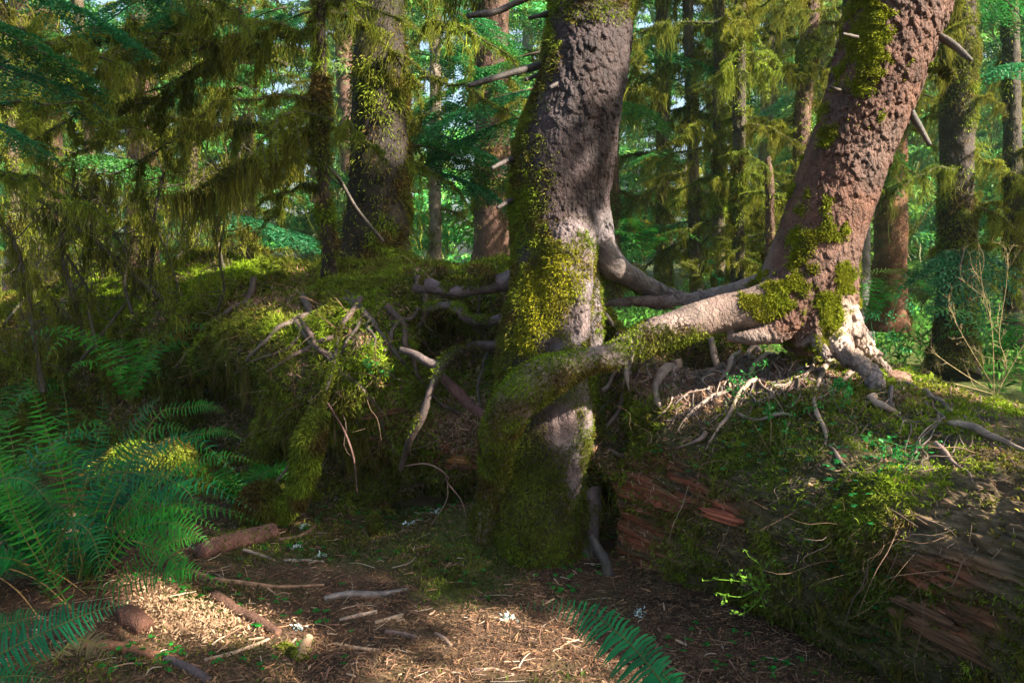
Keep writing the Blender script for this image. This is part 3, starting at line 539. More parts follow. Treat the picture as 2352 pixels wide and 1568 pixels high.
c = mixc(c, barkcol(V, cid, np.array([.20,.14,.115]), np.array([.24,.21,.20]), .2), np.clip(rt, 0, 1)); c = mixc(c, np.array([.42,.31,.24]), blobs(px, py, [(1930,740,40,60,.8),(1990,805,40,30,.8)]))  # last blend paints sunlight on the root flare as pale patches
g = Geo(); g.add(V, F, c); child(g, 'trunk', M_BARK, t2); S5 = (V, F, N); ROOT = S5
def w2(px, py, V, N):
    n = fbm(V, 7, 4, 96); b = blobs(px, py, [(2000,60,75,120,1.),(1985,190,40,80,1.),(1880,610,40,90,.75),(1920,690,30,60,.9),(1760,680,45,40,.9),(1850,735,50,55,.9),(1835,560,22,160,.7),(1900,330,20,120,.4),(1930,640,40,70,.8),(1900,710,50,50,.8),(1990,-60,90,90,1.),(1945,520,12,60,.6)])
    return np.clip(b * 1.2 + 2.6 * fbm(V, 13, 3, 98) + 1. * n - .5, 0, 1) * (b > .05)
YG = np.array([.20, .22, .01])
mossy(t2, [(S5, 1.)], w2, 75000, .015, .0042, .1, colf=lambda c, P: mixc(c, YG, np.full(len(P), .6)), nt=500)
def wr(px, py, V, N):
    n = fbm(V, 6, 3, 97); b = blobs(px, py, [(1260,880,130,60,1.2),(1150,1020,60,120,1.2),(1120,1180,50,120,1.2),(1470,790,60,35,1.),(1560,780,60,30,.8),(1380,850,50,30,.7)])
    return np.clip(b * 1.2 + .8 * n - .15, 0, 1) * (b > .05)
mossy(t2, [(ROOT, 1.)], wr, 36000, .015, .005, .3, colf=lambda c, P: mixc(c, BRIGHT, np.clip(blobs(*proj(P), [(1270,820,90,22,.9),(1180,880,40,40,.9)]), 0, 1)))
# side stubs
for L, lab in [([(2140,70,3.9,9),(2190,105,3.8,8),(2231,139,3.7,5)], 'bare broken stub pointing down right'), ([(2110,148,3.85,6),(2160,160,3.8,6),(2190,180,3.75,5)], 'mossy stub curling down'), ([(2082,240,3.85,8),(2108,285,3.8,7),(2136,334,3.75,5)], None), ([(1945,212,3.8,4),(1905,200,3.7,3)], None), ([(1970,86,3.75,4),(1935,78,3.7,3)], None)]:
    s = root(t2, L, (.065,.048,.036), sides=12, label=lab, name='dead_branch')
    if lab and 'mossy' in lab: mossy(t2, [(s, 1.)], lambda px, py, V, N: np.ones(len(V)), 1500, .02, .005, .8)
# root tangle under the leaning tree
TANGLE = [[(1731,766,9),(1701,790,8),(1693,813,7),(1681,856,7),(1658,900,5)],[(1781,790,6),(1755,780,6),(1728,778,7),(1708,790,6)],[(1831,770,10),(1815,790,9),(1795,812,9),(1765,820,9),(1745,840,9),(1725,862,8),(1712,880,5)],
 [(1834,785,7),(1838,815,7),(1846,840,6)],[(1915,820,9),(1900,850,8),(1885,876,8),(1881,905,7),(1874,940,7),(1888,975,7),(1896,1005,6),(1888,1035,5)],[(1728,795,4),(1724,825,4),(1728,845,3)],[(1684,800,5),(1684,830,5),(1665,840,4)],
 [(1765,876,8),(1728,893,8),(1705,915,7),(1690,940,7),(1678,968,6),(1655,1000,5),(1628,1040,4)],[(1740,890,8),(1690,905,7),(1635,925,7),(1600,955,6),(1568,995,6)],[(1640,790,12),(1660,812,8),(1690,830,5)],
 [(1548,830,16),(1525,870,14),(1515,900,12),(1522,935,11),(1528,945,5)],[(1540,800,14),(1552,840,9),(1560,880,7)],[(1450,755,10),(1452,790,9),(1455,830,9),(1450,870,8),(1445,900,6)],[(1440,690,7),(1450,720,8),(1460,745,7)],
 [(1455,870,7),(1430,895,6),(1405,920,6),(1390,935,4)],[(1420,685,6),(1395,700,6),(1370,712,6)],[(1880,870,6),(1850,862,6),(1820,872,6),(1795,890,5)],[(1950,860,7),(1930,880,6),(1905,890,5)],[(1990,930,14),(2000,945,12),(2030,955,9),(2065,962,6)],
 [(2030,880,9),(2070,893,8),(2110,905,6)],[(1380,985,7),(1420,995,7),(1445,985,5),(1470,975,3)],[(2175,992,11),(2230,1010,12),(2290,1030,12),(2380,1052,11)],[(2120,915,8),(2150,935,8),(2185,960,7),(2215,975,5)],[(2150,1035,8),(2200,1075,7),(2240,1110,5)],
 [(1860,830,6),(1862,860,6),(1840,880,4)],[(1800,800,5),(1790,830,5),(1800,850,4)],[(1900,1020,5),(1925,1050,6),(1965,1080,5)],[(1700,960,5),(1740,975,5),(1790,968,5),(1830,975,3)],[(2040,920,6),(2050,950,6),(2090,975,5),(2150,990,4)],
 [(1640,1000,7),(1600,1020,6),(1560,1035,5)],[(1380,880,8),(1420,860,7),(1455,850,6)]]
for k, L in enumerate(TANGLE):
    L = [(a + rng.normal() * 3, b_ + rng.normal() * 3, c_ * rng.uniform(.55, .95)) for a, b_, c_ in L]; L[-1] = L[-1][:2] + (1.5,)
    root(t2 if k not in (12, 13, 14, 15, 20) else t1, L, (PALE if k < 12 else [PALE, GREYR, (.24,.16,.13)][k % 3]), sides=10, seed=40 + k, free=False, off=[1.4, .6, 1.][k % 3])
for k in range(16):       # older roots wandering over the mossy left part of the log
    x = rng.uniform(560, 1120); y0 = rng.uniform(630, 800); t0 = rng.uniform(4, 8.5); L = [(x, y0, t0)]; sl = rng.normal() * 30
    for j in range(rng.integers(4, 8)): x += sl + rng.normal() * 16; y0 += rng.uniform(12, 46); L.append((x, y0, t0 * (1 - .1 * (j + 1))))
    s_ = root(t1, L, [(.10,.06,.05), (.07,.05,.04), (.10,.07,.055)][k % 3], sides=8, seed=300 + k, free=False, off=1.1)
for k in range(230):      # thin wandering rootlets
    x = rng.uniform(1400, 2250) if k < 90 else rng.uniform(1560, 1900); y0 = 800 + max(0, x - 1850) * .28 + rng.random() * 90; t0 = rng.uniform(.9, 3.6); L = [(x, y0, t0)]
    for j in range(rng.integers(3, 7)): x += rng.normal() * 26 - 4; y0 += rng.uniform(0, 36); L.append((x, y0, t0 * (1 - .13 * (j + 1))))
    root(t2, L, [PALE, REDR, GREYR, (.10,.07,.05)][k % 4], sides=6, seed=100 + k, free=False, off=[2.5, 1., .2][k % 3], name='rootlet')

# ------------------------------------------------------------------ unseen leaf screen added on the sun side for shade, holes cut for beams
GAPS = [(at(430,1435,3.13), .15),(at(520,1450,3.1), .13),(at(590,1470,3.1), .08),(at(1240,1500,2.9), .16),(at(1400,1530,2.8), .15),(at(1120,1440,3.1), .09),(at(1000,1560,2.75),.12),
 (at(1990,300,3.8), .2),(at(1970,400,3.8), .24),(at(1940,520,3.8), .2),(at(1925,620,3.8), .18),(at(1925,740,3.8), .17),(at(2000,815,3.85), .13),
 (at(2060,40,3.8),.16),(at(1300,610,3.85), .13),(at(1320,680,3.85), .13),(at(1250,720,3.9), .09),(at(1700,800,3.7), .17),(at(1600,720,3.7), .10),(at(1590,890,3.8), .16),(at(1770,840,3.6),.14),(at(700,740,4.8),.16),(at(560,640,5.8),.2),(at(880,850,4.3),.1),(at(1480,790,3.65),.08),
 (at(2090,890,3.7), .14),(at(2190,930,3.6), .15),(at(2280,960,3.5), .16),(at(2080,1080,2.75), .13),(at(330,1035,4.1), .17),(at(400,1050,4.1), .1),(at(420,1270,3.2), .10),(at(230,665,6.8), .4),(at(430,650,6.6), .35),(at(330,720,6.4),.3),
 (at(200,600,7), .5),(at(350,500,8), .6),(at(100,450,7.5), .5),(at(500,560,7), .35),(at(620,420,6.5),.25),(at(700,700,5),.12),(at(600,820,4.8),.12),(at(1080,650,4.6),.1),(at(1380,500,4.2), .06),(at(2200,800,4.4), .3),(at(2280,720,4.4), .3),(at(820,760,4.4),.1)]
e1 = nrm(np.cross(SUN, [0, 0, 1])); e2 = np.cross(e1, SUN); cen = np.array([0., 4.2, .8])
n = 260000; a = rng.uniform(-9, 6.5, n); b = rng.uniform(-3.2, 4.2, n); dd = rng.uniform(7.5, 10.5, n)
P = cen + a[:, None] * e1 + b[:, None] * e2 + dd[:, None] * SUN
yl = P[:, 1] - (P[:, 2] - 1) * SUN[1] / SUN[2]; xl = P[:, 0] - (P[:, 2] - 1) * SUN[0] / SUN[2]
keep = (P[:, 0] > 2.2 + .66 * P[:, 1]) & (P[:, 2] > .3) & ((yl < 7.2) | ((xl > .4 * yl) & (noise3(P, .9, 5) > -.25)))
for c0, rad in GAPS:
    v = P - c0; al = v @ SUN; dist = np.linalg.norm(v - al[:, None] * SUN, axis=1); jit = rad * (1 + .8 * fbm(P - al[:, None] * SUN, 5., 2, 7)) + .03; keep &= (dist > jit + .05) | (rng.random(n) < .05)
P = P[keep]; n = len(P)
g = Geo(); blades(g, P, rng.normal(size=(n, 3)), .10, .07, 1., .2, HEM * .8)
tag(g.build('sun_blocker_leaves', M_NEEDLE), 'unseen leaf screen added right of the clearing to shade it, with holes for sunbeams', 'light_blocker', kind='stuff')

# ------------------------------------------------------------------ conifer boughs and moss-hung branches (prototypes, metre long along +X)
def link_child(name, me, parent, loc, rot, s):
    o = bpy.data.objects.new(name, me); C.objects.link(o); o.parent = parent; o.location = [float(x) for x in loc]; o.rotation_euler = rot
    o.scale = (s, s, s) if np.isscalar(s) else s; return o
def bough_mesh(seed, dens=1.):
    global rng; keep_ = rng; rng = np.random.default_rng(seed); g = Geo()
    ax = lambda x: np.array([x, .05 * math.sin(4 * x + seed), -.28 * x * x + .05 * x]); xs_ = np.linspace(0, 1, 7)
    add_tube(g, [ax(x) for x in xs_], .009 * (1.15 - xs_), (.06, .04, .025), 14, 5, 0, 0, 0)
    Ps = []; Ds = []
    for k in range(int(44 * dens)):
        x = .1 + .9 * (k + rng.random()) / (44 * dens); sd = 1 if k % 2 else -1; L = .42 * (1 - x) ** .6 * min(1, x * 4 + .25) * rng.uniform(.6, 1.15) + .04; an = R(rng.uniform(45, 68)); p0 = ax(x)
        d = np.array([math.cos(an), sd * math.sin(an), rng.normal() * .08 - .05])
        m = max(3, int(L / .028)); f = np.linspace(.03, 1, m)[:, None]; pts = p0 + d * L * f + np.array([0, 0, -.25]) * L * f ** 2
        for s2 in (-1, 1):      # side twiglets
            an2 = R(50); dd = np.array([d[0] * math.cos(an2) - s2 * d[1] * math.sin(an2), s2 * d[0] * math.sin(an2) + d[1] * math.cos(an2), -.12])
            l2 = .085 * (1.1 - f[:, 0]) * rng.uniform(.6, 1.3, m) + .02
            for q in range(4):
                fr = (q + .5) / 4; Ps.append(pts + dd * (l2 * fr)[:, None]); e = np.tile(dd, (m, 1)) + rng.normal(size=(m, 3)) * .45; Ds.append(e)
        Ps.append(pts); Ds.append(np.tile(d, (m, 1)))
    P = np.concatenate(Ps); D = nrm(np.concatenate(Ds)); n = len(P); L = .022 + .02 * rng.random((n, 1)); t = nrm(np.cross(D, np.array([0, 0, 1.]) + .6 * rng.normal(size=(n, 3)))); wv = .0035 + .003 * rng.random((n, 1))
    V = np.stack([P - D * L / 2, P + t * wv, P + D * L / 2, P - t * wv], 1).reshape(-1, 3)
    c = HEM * (1 + .3 * rng.normal(size=(n, 1))); c = mixc(c, np.array([.03, .16, .02]), rng.random(n) ** 3)
    g.add(V, np.arange(4 * n).reshape(-1, 4), np.repeat(np.clip(c, .003, 1), 4, 0), 1)
    o = g.build('bough', [M_BARK, M_NEEDLE], link=False); rng = keep_; return o.data
def drape_branch(seed, fol=.3, longm=.45):
    """dead branch clothed in moss: returns (branch mesh, hanging moss mesh)"""
    global rng; keep_ = rng; rng = np.random.default_rng(seed); g = Geo()
    k = 7; xs_ = np.linspace(0, 1, k); P = np.c_[xs_, .07 * np.cumsum(rng.normal(size=k)), .1 * xs_ - .35 * xs_ ** 2 + .02 * rng.normal(size=k)]
    lines = [(P, .016 * (1.2 - xs_))]
    for j in range(6):
        i = rng.integers(1, 6); d = nrm(np.array([rng.uniform(.2, .9), rng.choice([-1, 1]) * rng.uniform(.4, 1), rng.uniform(-.5, .15)])); L = rng.uniform(.15, .45)
        q = P[i] + d * L * np.linspace(0, 1, 4)[:, None] + np.array([0, 0, -.2]) * L * (np.linspace(0, 1, 4)[:, None]) ** 2 + .02 * rng.normal(size=(4, 3)) * np.linspace(0, 1, 4)[:, None]
        lines.append((q, .008 * np.linspace(1, .3, 4)))
    h = Geo()
    for q, r in lines:
        V, F, nn = add_tube(g, q, r, (.05, .04, .025), 16, 6, .2, seed)
        pts, N, A = scatter(V, F, nn, np.ones(len(V)), 700 if len(q) == k else 240); blades(h, pts, N, .03, .009, .9, .5, mixc(OLIVE, BRIGHT, rng.random(len(pts)) * .4), mi=0)
        m = 24 if len(q) == k else 8
        for c in range(m):
            f = rng.random() * (len(q) - 1); i = int(f); p = q[i] * (1 - f + i) + q[min(i + 1, len(q) - 1)] * (f - i); s = rng.integers(4, 18); L = longm * (.1 + .9 * rng.random() ** 3.5)
            pp = p + rng.normal(size=(s, 3)) * np.array([.03, .03, .015]); strands(h, pp, L * (.2 + .8 * rng.random(s)), .0065, mixc(np.array([.16, .18, .018]), BROWNM, rng.random() * .35), .38, conv=rng.uniform(.05, .4), segs=5)
    a = g.build('branch', M_BARK, link=False).data; b = h.build('hanging_moss', M_DRAPE, link=False).data; rng = keep_; return a, b
BOUGH = [bough_mesh(s) for s in (1, 2, 3)]; DRAPE = [drape_branch(s) for s in (11, 12, 13, 14)]
def put_bough(parent, loc, az, tilt, s, k=None, roll=0.):
    return link_child('bough', BOUGH[rng.integers(3) if k is None else k], parent, loc, (roll, tilt, az), s)
def put_drape(parent, loc, az, tilt, s):
    a, b = DRAPE[rng.integers(4)]; o = link_child('branch', a, parent, loc, (rng.normal() * .3, tilt, az), s); link_child('hanging_moss', b, o, (0, 0, 0), (0, 0, 0), 1.); return o
# ------------------------------------------------------------------ middle-distance trees
def tree(name, L, label, col, nd=14, nb=6, z0=.8, z1=5., sc_=(.6, 1.3), moss=1., seed=0, bs=(1., 1.8), group=None, amp=.012, front=None, mossn=6000):
    P, r = pxtube(L); base = P[0].copy(); base[2] = P[0][2]; root_ = empty(name, base, label, 'tree', group)
    g = Geo(); ln = np.linalg.norm(np.diff(P, axis=0), axis=1).sum(); f, st = bark_disp(amp, .06, .09, seed); V, F, cap, nn = tube(P, r, int(max(60, ln / .03)), 48, f, .08, seed)
    c = barkcol(V, np.concatenate([st['cid'].ravel(), [.5, .5]]), np.array(col), np.array(col) * .8, 0.); b = g.n; g.add(V, F, c); g.F3.append(cap + b); g.M3.append(np.full(len(cap), 0)); child(g, 'trunk', M_BARK, root_)
    if moss > 0: mossy(root_, [((V, F, nn), 1.)], lambda px, py, V, N: np.clip(moss - .5 + 1.5 * fbm(V, 2.2, 3, seed), 0, 1) + .02, int(mossn * 1.8), .045, .0085, .8, seed=seed)
    D = catmull(P, 200); 
    for k in range(nd + nb):
        z = z0 + (z1 - z0) * (k % (nd if k < nd else max(nb, 1)) + rng.random()) / (nd if k < nd else nb); i = int(np.argmin(np.abs(D[:, 2] - z))); az = rng.random() * 6.28 if front is None else rng.normal() * .7 + front
        loc = D[i] - base
        if k < nd: put_drape(root_, loc, az, rng.uniform(-.2, .35), rng.uniform(*sc_))
        else: put_bough(root_, loc, az, rng.uniform(-.1, .35), rng.uniform(*bs))
    return root_
def vt(x, yb, d, w, x2=None, wt=.75, top=-900):  # straight trunk from foot pixel to above the frame
    x2 = x if x2 is None else x2; return [(x, yb + 60, d, w * 1.5), (x, yb, d, w * 1.25), (x * .8 + x2 * .2, yb - 90, d, w), (x * .4 + x2 * .6, 250, d, w * .93), (x2, 0, d, w * .88), (x2 + (x2 - x) * .5, top, d, w * wt)]
DK = (.055, .04, .025); RD = (.10, .052, .036); MD = (.09, .065, .04)
ta = tree('hemlock_tree', [(850,640,5.9,120),(860,600,5.9,92),(866,540,5.95,76),(870,450,6,68),(872,300,6,62),(870,120,6,58),(868,0,6,56),(866,-500,6,48)], 'dark broad hemlock trunk rising from the left end of the log', (.026,.018,.012), 9, 0, 2.0, 4.6, (.5, .9), .35, 5, mossn=9000, front=1.2)
tb = tree('hemlock_sapling', [(757,650,5.2,18),(754,560,5.2,15),(745,450,5.2,13),(738,300,5.2,12.5),(736,100,5.2,12),(735,-100,5.2,12),(730,-500,5.2,10)], 'thin dark sapling stem just left of the broad hemlock', (.05,.03,.02), 11, 0, 1.9, 3.8, (.5, 1.1), .4, 6, (.8, 1.4), mossn=3000)
tree('spruce_tree', vt(1130, 620, 9, 42, 1130), 'reddish brown trunk hung with moss, left of the middle spruce', RD, 12, 10, 2.2, 6.5, (.8, 1.4), .45, 7)
tree('spruce_tree', vt(1408, 640, 9.5, 17, 1400), 'slim red brown trunk just right of the middle spruce', RD, 8, 5, 2, 6, (.7, 1.2), .4, 8)
tree('mossy_tree', vt(1694, 680, 8, 15, 1700), 'dark slim trunk with moss draped side branches between the two spruces', DK, 30, 0, 1.2, 5.4, (.5, 1.0), .7, 9)
tree('mossy_tree', vt(1650, 660, 9, 14, 1652), 'thin brown trunk behind the dark slim one, draped in golden moss', MD, 26, 0, 1.2, 6, (.6, 1.1), .6, 10)
tree('mossy_tree', vt(1600, 660, 10, 13, 1580), 'mossy trunk hidden behind golden moss curtains left of the slim trunks', MD, 26, 3, 1.3, 6.5, (.8, 1.4), .6, 11)
tree('mossy_tree', vt(1525, 650, 11, 16, 1520), 'mossy trunk right behind the gap next to the middle spruce', MD, 20, 8, 1.5, 7, (.8, 1.4), .6, 12)
tree('spruce_tree', [(1800,700,8.5,26),(1815,560,8.5,20),(1835,400,8.5,18),(1845,250,8.5,18),(1856,100,8.5,18),(1862,0,8.5,18),(1870,-500,8.5,14)], 'red slightly curved trunk left of the leaning spruce', RD, 16, 0, 1.6, 6, (.5, 1.), .25, 13)
tree('snag', [(1768,700,7.6,16),(1768,600,7.6,12),(1768,450,7.6,10),(1764,372,7.6,7),(1763,360,7.6,2)], 'short broken red snag left of the curved red trunk', RD, 2, 0, 1.3, 2, (.3, .5), .3, 14, mossn=1200)
tree('mossy_tree', vt(1950, 680, 10, 18, 1952), 'dark grey trunk behind the top of the leaning spruce', DK, 20, 2, 1.5, 7, (.8, 1.4), .5, 15)
tree('spruce_tree', [(2185,860,8.6,62),(2190,790,8.7,48),(2196,600,8.7,38),(2198,300,8.7,36),(2200,0,8.7,35),(2200,-600,8.7,30)], 'dark mossy trunk standing right of the leaning spruce', (.045,.028,.02), 22, 3, 1.6, 6, (.5, 1.1), .9, 16, mossn=16000)
tree('snag', [(2035,760,11,52),(2040,690,11,40),(2045,560,11,36),(2050,420,11,30),(2062,330,11,20),(2066,290,11,8)], 'old orange brown snag with rotten wood behind the leaning spruce', (.16,.065,.03), 3, 0, 2, 3.5, (.5, .9), .1, 17, mossn=1500)
tree('spruce_tree', vt(1975, 740, 12, 22, 1975), 'narrow grey trunk immediately left of the orange snag', (.12,.11,.11), 6, 4, 3, 8, (.8, 1.4), .2, 18)
tree('spruce_tree', vt(88, 640, 13, 55, 80), 'wide reddish far trunk at the left edge', RD, 10, 14, 2, 9, (1., 1.8), .3, 19)
tree('spruce_tree', vt(325, 640, 15, 34, 325), 'brown far trunk in the bright left woods', RD, 8, 12, 2, 9, (1., 1.8), .4, 20)
tree('mossy_tree', vt(575, 640, 12, 16, 560), 'thin mossy trunk behind the drooping branches on the left', MD, 16, 8, 1.5, 7, (.9, 1.6), .7, 21)
tree('mossy_tree', vt(2330, 740, 10, 20, 2320), 'mossy trunk at the right edge of the woods', DK, 12, 12, 2, 8, (1., 1.8), .6, 22)
tree('mossy_tree', vt(1000, 620, 12, 14, 1000), 'pale thin trunk seen between the hemlock and the red trunk', (.2,.16,.12), 8, 8, 2, 8, (.9, 1.6), .4, 23)
tree('mossy_tree', vt(230, 760, 9, 12, 180), 'leaning moss wrapped stem in the left thicket', MD, 22, 2, 1.0, 5, (.6, 1.1), .9, 24)
tree('mossy_tree', vt(60, 780, 8, 12, 0), 'moss shrouded stem at the left edge behind the ferns', MD, 22, 1, .9, 5, (.6, 1.1), .9, 25)
tree('mossy_tree', vt(420, 700, 9.5, 11, 470), 'moss hung stem rising behind the green mound', MD, 20, 3, 1.3, 6, (.7, 1.2), .9, 26)

# ------------------------------------------------------------------ boughs hanging into the frame from trees outside it
ol = empty('hemlock_tree', (-4.6, 5.2, -.1), 'dark teal hemlock boughs reaching in from the left edge', 'tree')
g = Geo(); add_tube(g, [(-4.6,5.2,-.3),(-4.6,5.2,2),(-4.65,5.2,4.5),(-4.6,5.2,7)], [.3,.22,.2,.15], DK, 60, 24, .1); child(g, 'trunk', M_BARK, ol)
def hang(root_, px, py, d, az, s, tilt=.2, kind='b', k=None):
    p = at(px, py, d) - np.array(root_.location)
    return put_bough(root_, p, az, tilt, s, k, rng.normal() * .2) if kind == 'b' else put_drape(root_, p, az, tilt, s)
for px, py, d, az, s in [(-150,40,4.4,.1,.9),(-120,120,4.6,-.1,.9),(-60,-60,4.8,.2,1.),(100,-110,5,-.3,1.),(-190,230,4.8,.05,.8),(200,-60,5.6,.1,.9)]: hang(ol, px, py, d, az, s)
for px, py, d, az, s in [(0,60,4.4,.1,.7),(-60,250,4.3,0,.7),(300,-60,4.6,-.3,.7),(-50,400,5,.2,.8)]: hang(ol, px, py, d, az, s, .1, 'd')
# boughs and moss curtains of the broad hemlock reaching left over the thicket
for px, py, d, az, s in [(720,30,5.4,2.9,.6),(660,20,5.9,3.0,.7),(560,80,6.0,3.3,.7),(480,20,6,3.1,.8),(640,-60,5.5,3.3,.9),(420,-40,5.8,3.0,.9),(500,180,6.4,2.9,.7),(380,100,6.4,3.2,.7)]: hang(ta, px, py, d, az, s)
for px, py, d, az, s in [(520,40,5.8,3.2,1.),(660,150,5.6,2.9,1.),(700,120,5.9,3.4,.9),(560,210,6,3.,.9),(380,150,6,3.2,.9),(480,280,6.4,3.3,.9),(300,200,6.2,2.9,.9),(250,100,6,3.2,.9),(740,60,5.3,3.1,1.),(600,120,5.4,3.3,1.1),(450,90,5.6,3.2,1.),(740,230,5.2,3.3,.8),(620,300,5.3,3.,1.),(400,240,5.7,3.2,1.),(330,60,5.6,3.1,1.1),(560,30,5.3,3.1,1.2),(960,60,6.2,-.3,.8),(960,180,6.2,.2,.7)]: hang(ta, px, py, d, az, s, .1, 'd')
# teal sprays right of it, behind the middle spruce
for px, py, d, az, s in [(930,330,6.1,.1,.9),(960,300,6.4,-.2,.8),(950,380,6.2,.3,.9),(1240,120,6.5,3.0,1.1),(1250,200,6.3,3.3,1.1),(1240,260,6.4,3.0,1.1),(960,120,6.6,.1,.8),(980,20,6.6,0,.8),(1010,60,6.8,-.2,.8),(1380,230,5.2,.1,.5)]: hang(ta, px, py, d, az, s)
# the dark mossy branch reaching down left from the sapling
g = Geo(); P, r = pxtube([(735,295,5.2,5),(690,305,5.1,6),(650,330,5.0,7),(617,358,4.95,8),(575,378,4.9,9),(533,392,4.85,10),(495,425,4.8,9),(450,445,4.8,6),(400,452,4.8,3)])
V, F, nn = add_tube(g, P, r, DK, 90, 10, .3); dbr = child(g, 'branch', M_BARK, tb); dbr['label'] = 'drooping dark branch thick with hanging moss'
h = Geo(); p_, N, A = scatter(V, F, nn, np.ones(len(V)), 6000); blades(h, p_, N, .03, .008, .9, .6, OLIVE * .7)
for k in range(120): p = V[rng.integers(len(V))]; s = rng.integers(8, 24); strands(h, p + rng.normal(size=(s, 3)) * [.025, .025, .01], (.1 + .3 * rng.random()) * (.4 + .6 * rng.random(s)), .006, mixc(OLIVE, BROWNM, rng.random() * .6), .15)
hm = h.build('hanging_moss', M_MOSS, dbr, origin=np.array(tb.location))

# ------------------------------------------------------------------ far woods: six tree prototypes copied
def far_proto(seed, h=17., dens=1500):
    global rng; k_ = rng; rng = np.random.default_rng(seed)
    root_ = bpy.data.objects.new('conifer_tree', None)
    g = Geo(); add_tube(g, [(0,0,-.4),(0,0,1),(.1*rng.normal(),.1*rng.normal(),h*.5),(0,0,h)], [.42,.3,.2,.03], RD if seed % 2 else DK, 60, 14, .1, seed); tr = g.build('trunk', M_BARK, link=False); tr.parent = root_
    g = Geo(); Ps = []; Ns = []
    nb = 64
    for i in range(nb):
        z = 1.2 + (h - 1.4) * (i + rng.random()) / nb; L = (2.9 * (1 - z / h) ** .7 + .35) * rng.uniform(.6, 1.15); az = rng.random() * 6.28; m = int(90 + 130 * L)
        t = rng.random(m) ** .7; sp_ = (rng.random(m) * 2 - 1) * .32 * L * (1 - t * .75) * np.minimum(1, t * 3)
        x = t * L; y = sp_; zz = z + .15 * x - .12 * x * x - np.abs(sp_) * .25 + rng.normal(size=m) * .05
        p = np.stack([x * math.cos(az) - y * math.sin(az), x * math.sin(az) + y * math.cos(az), zz], -1); Ps.append(p)
        out = np.array([math.cos(az), math.sin(az), -.2]); Ns.append(np.tile(out, (m, 1)))
        if i < nb * .6:
            q = p[rng.integers(m, size=10)]; strands(g, q, .3 + .7 * rng.random(10), .05, np.array([.13, .13, .015]), .1)
    P = np.concatenate(Ps); N = np.concatenate(Ns); blades(g, P, N, .17, .055, .6, .35, mixc(HEM * 1.2, np.array([.12, .24, .03]), rng.random(len(P)) ** 1.2) * 1.2)
    cr = g.build('crown', M_NEEDLE, link=False); cr.parent = root_; rng = k_; return root_, tr, cr
PROT = [far_proto(s) for s in (1, 2, 3, 4)]
def copy_tree(k, loc, rz, s, label, group):
    r_, t_, c_ = PROT[k]; r2_ = r_.copy(); C.objects.link(r2_); r2_.location = [float(x) for x in loc]; r2_.rotation_euler = (0, 0, rz); r2_.scale = (s, s, s); tag(r2_, label, 'tree', group)
    for q in (t_, c_): c2 = q.copy(); C.objects.link(c2); c2.parent = r2_
rr = np.random.default_rng(99); placed = [(3.2 + .0, 1.)] * 0
for k in range(4000):
    if len(placed) >= 84: break
    y = rr.uniform(14, 52); x = rr.uniform(-.78, .78) * y; px, _ = proj(np.array([x, y, 1.]))
    if any(math.hypot(x - a, y - b) < 2.6 for a, b in placed): continue
    if len(placed) >= 54 and px < 1900: continue
    if abs(px - 350) < 75 and y < 34: continue
    if abs(px - 1010) < 45 and y < 60: continue
    placed.append((x, y))
for k, (x, y) in enumerate(placed): copy_tree(k % 4, (x, y, gh(np.array([x]), np.array([y]))[0]), rr.random() * 6.28, rr.uniform(.75, 1.35), 'dark green conifer standing in the woods far behind the log', 'far conifers filling the woods')
# understory: ferny undergrowth on the far ground
def tuft_field(n, x0, x1, y0, y1, hgt, name, label, col, seed):
    g = Geo(); y = rng.uniform(y0, y1, n); x = rng.uniform(x0, x1, n) * y; P = np.stack([x, y, gh(x, y)], -1)
    P = P[fbm(P, .35, 2, seed) > -.1]; m = 16
    Q = np.repeat(P, m, 0); Q[:, :2] += rng.normal(size=(len(Q), 2)) * .12; Q[:, 2] += rng.random(len(Q)) * hgt; N = np.tile([0, 0, .6], (len(Q), 1)); blades(g, Q, N, .2, .035, .9, .1, col, .4)
    tag(g.build(name, M_DRAPE), label, 'undergrowth', kind='stuff')
tuft_field(3500, -.8, .8, 7.5, 26, .5, 'undergrowth', 'blue green undergrowth of ferns and saplings covering the far forest floor', mixc(HEM, BRIGHT, .35), 3)

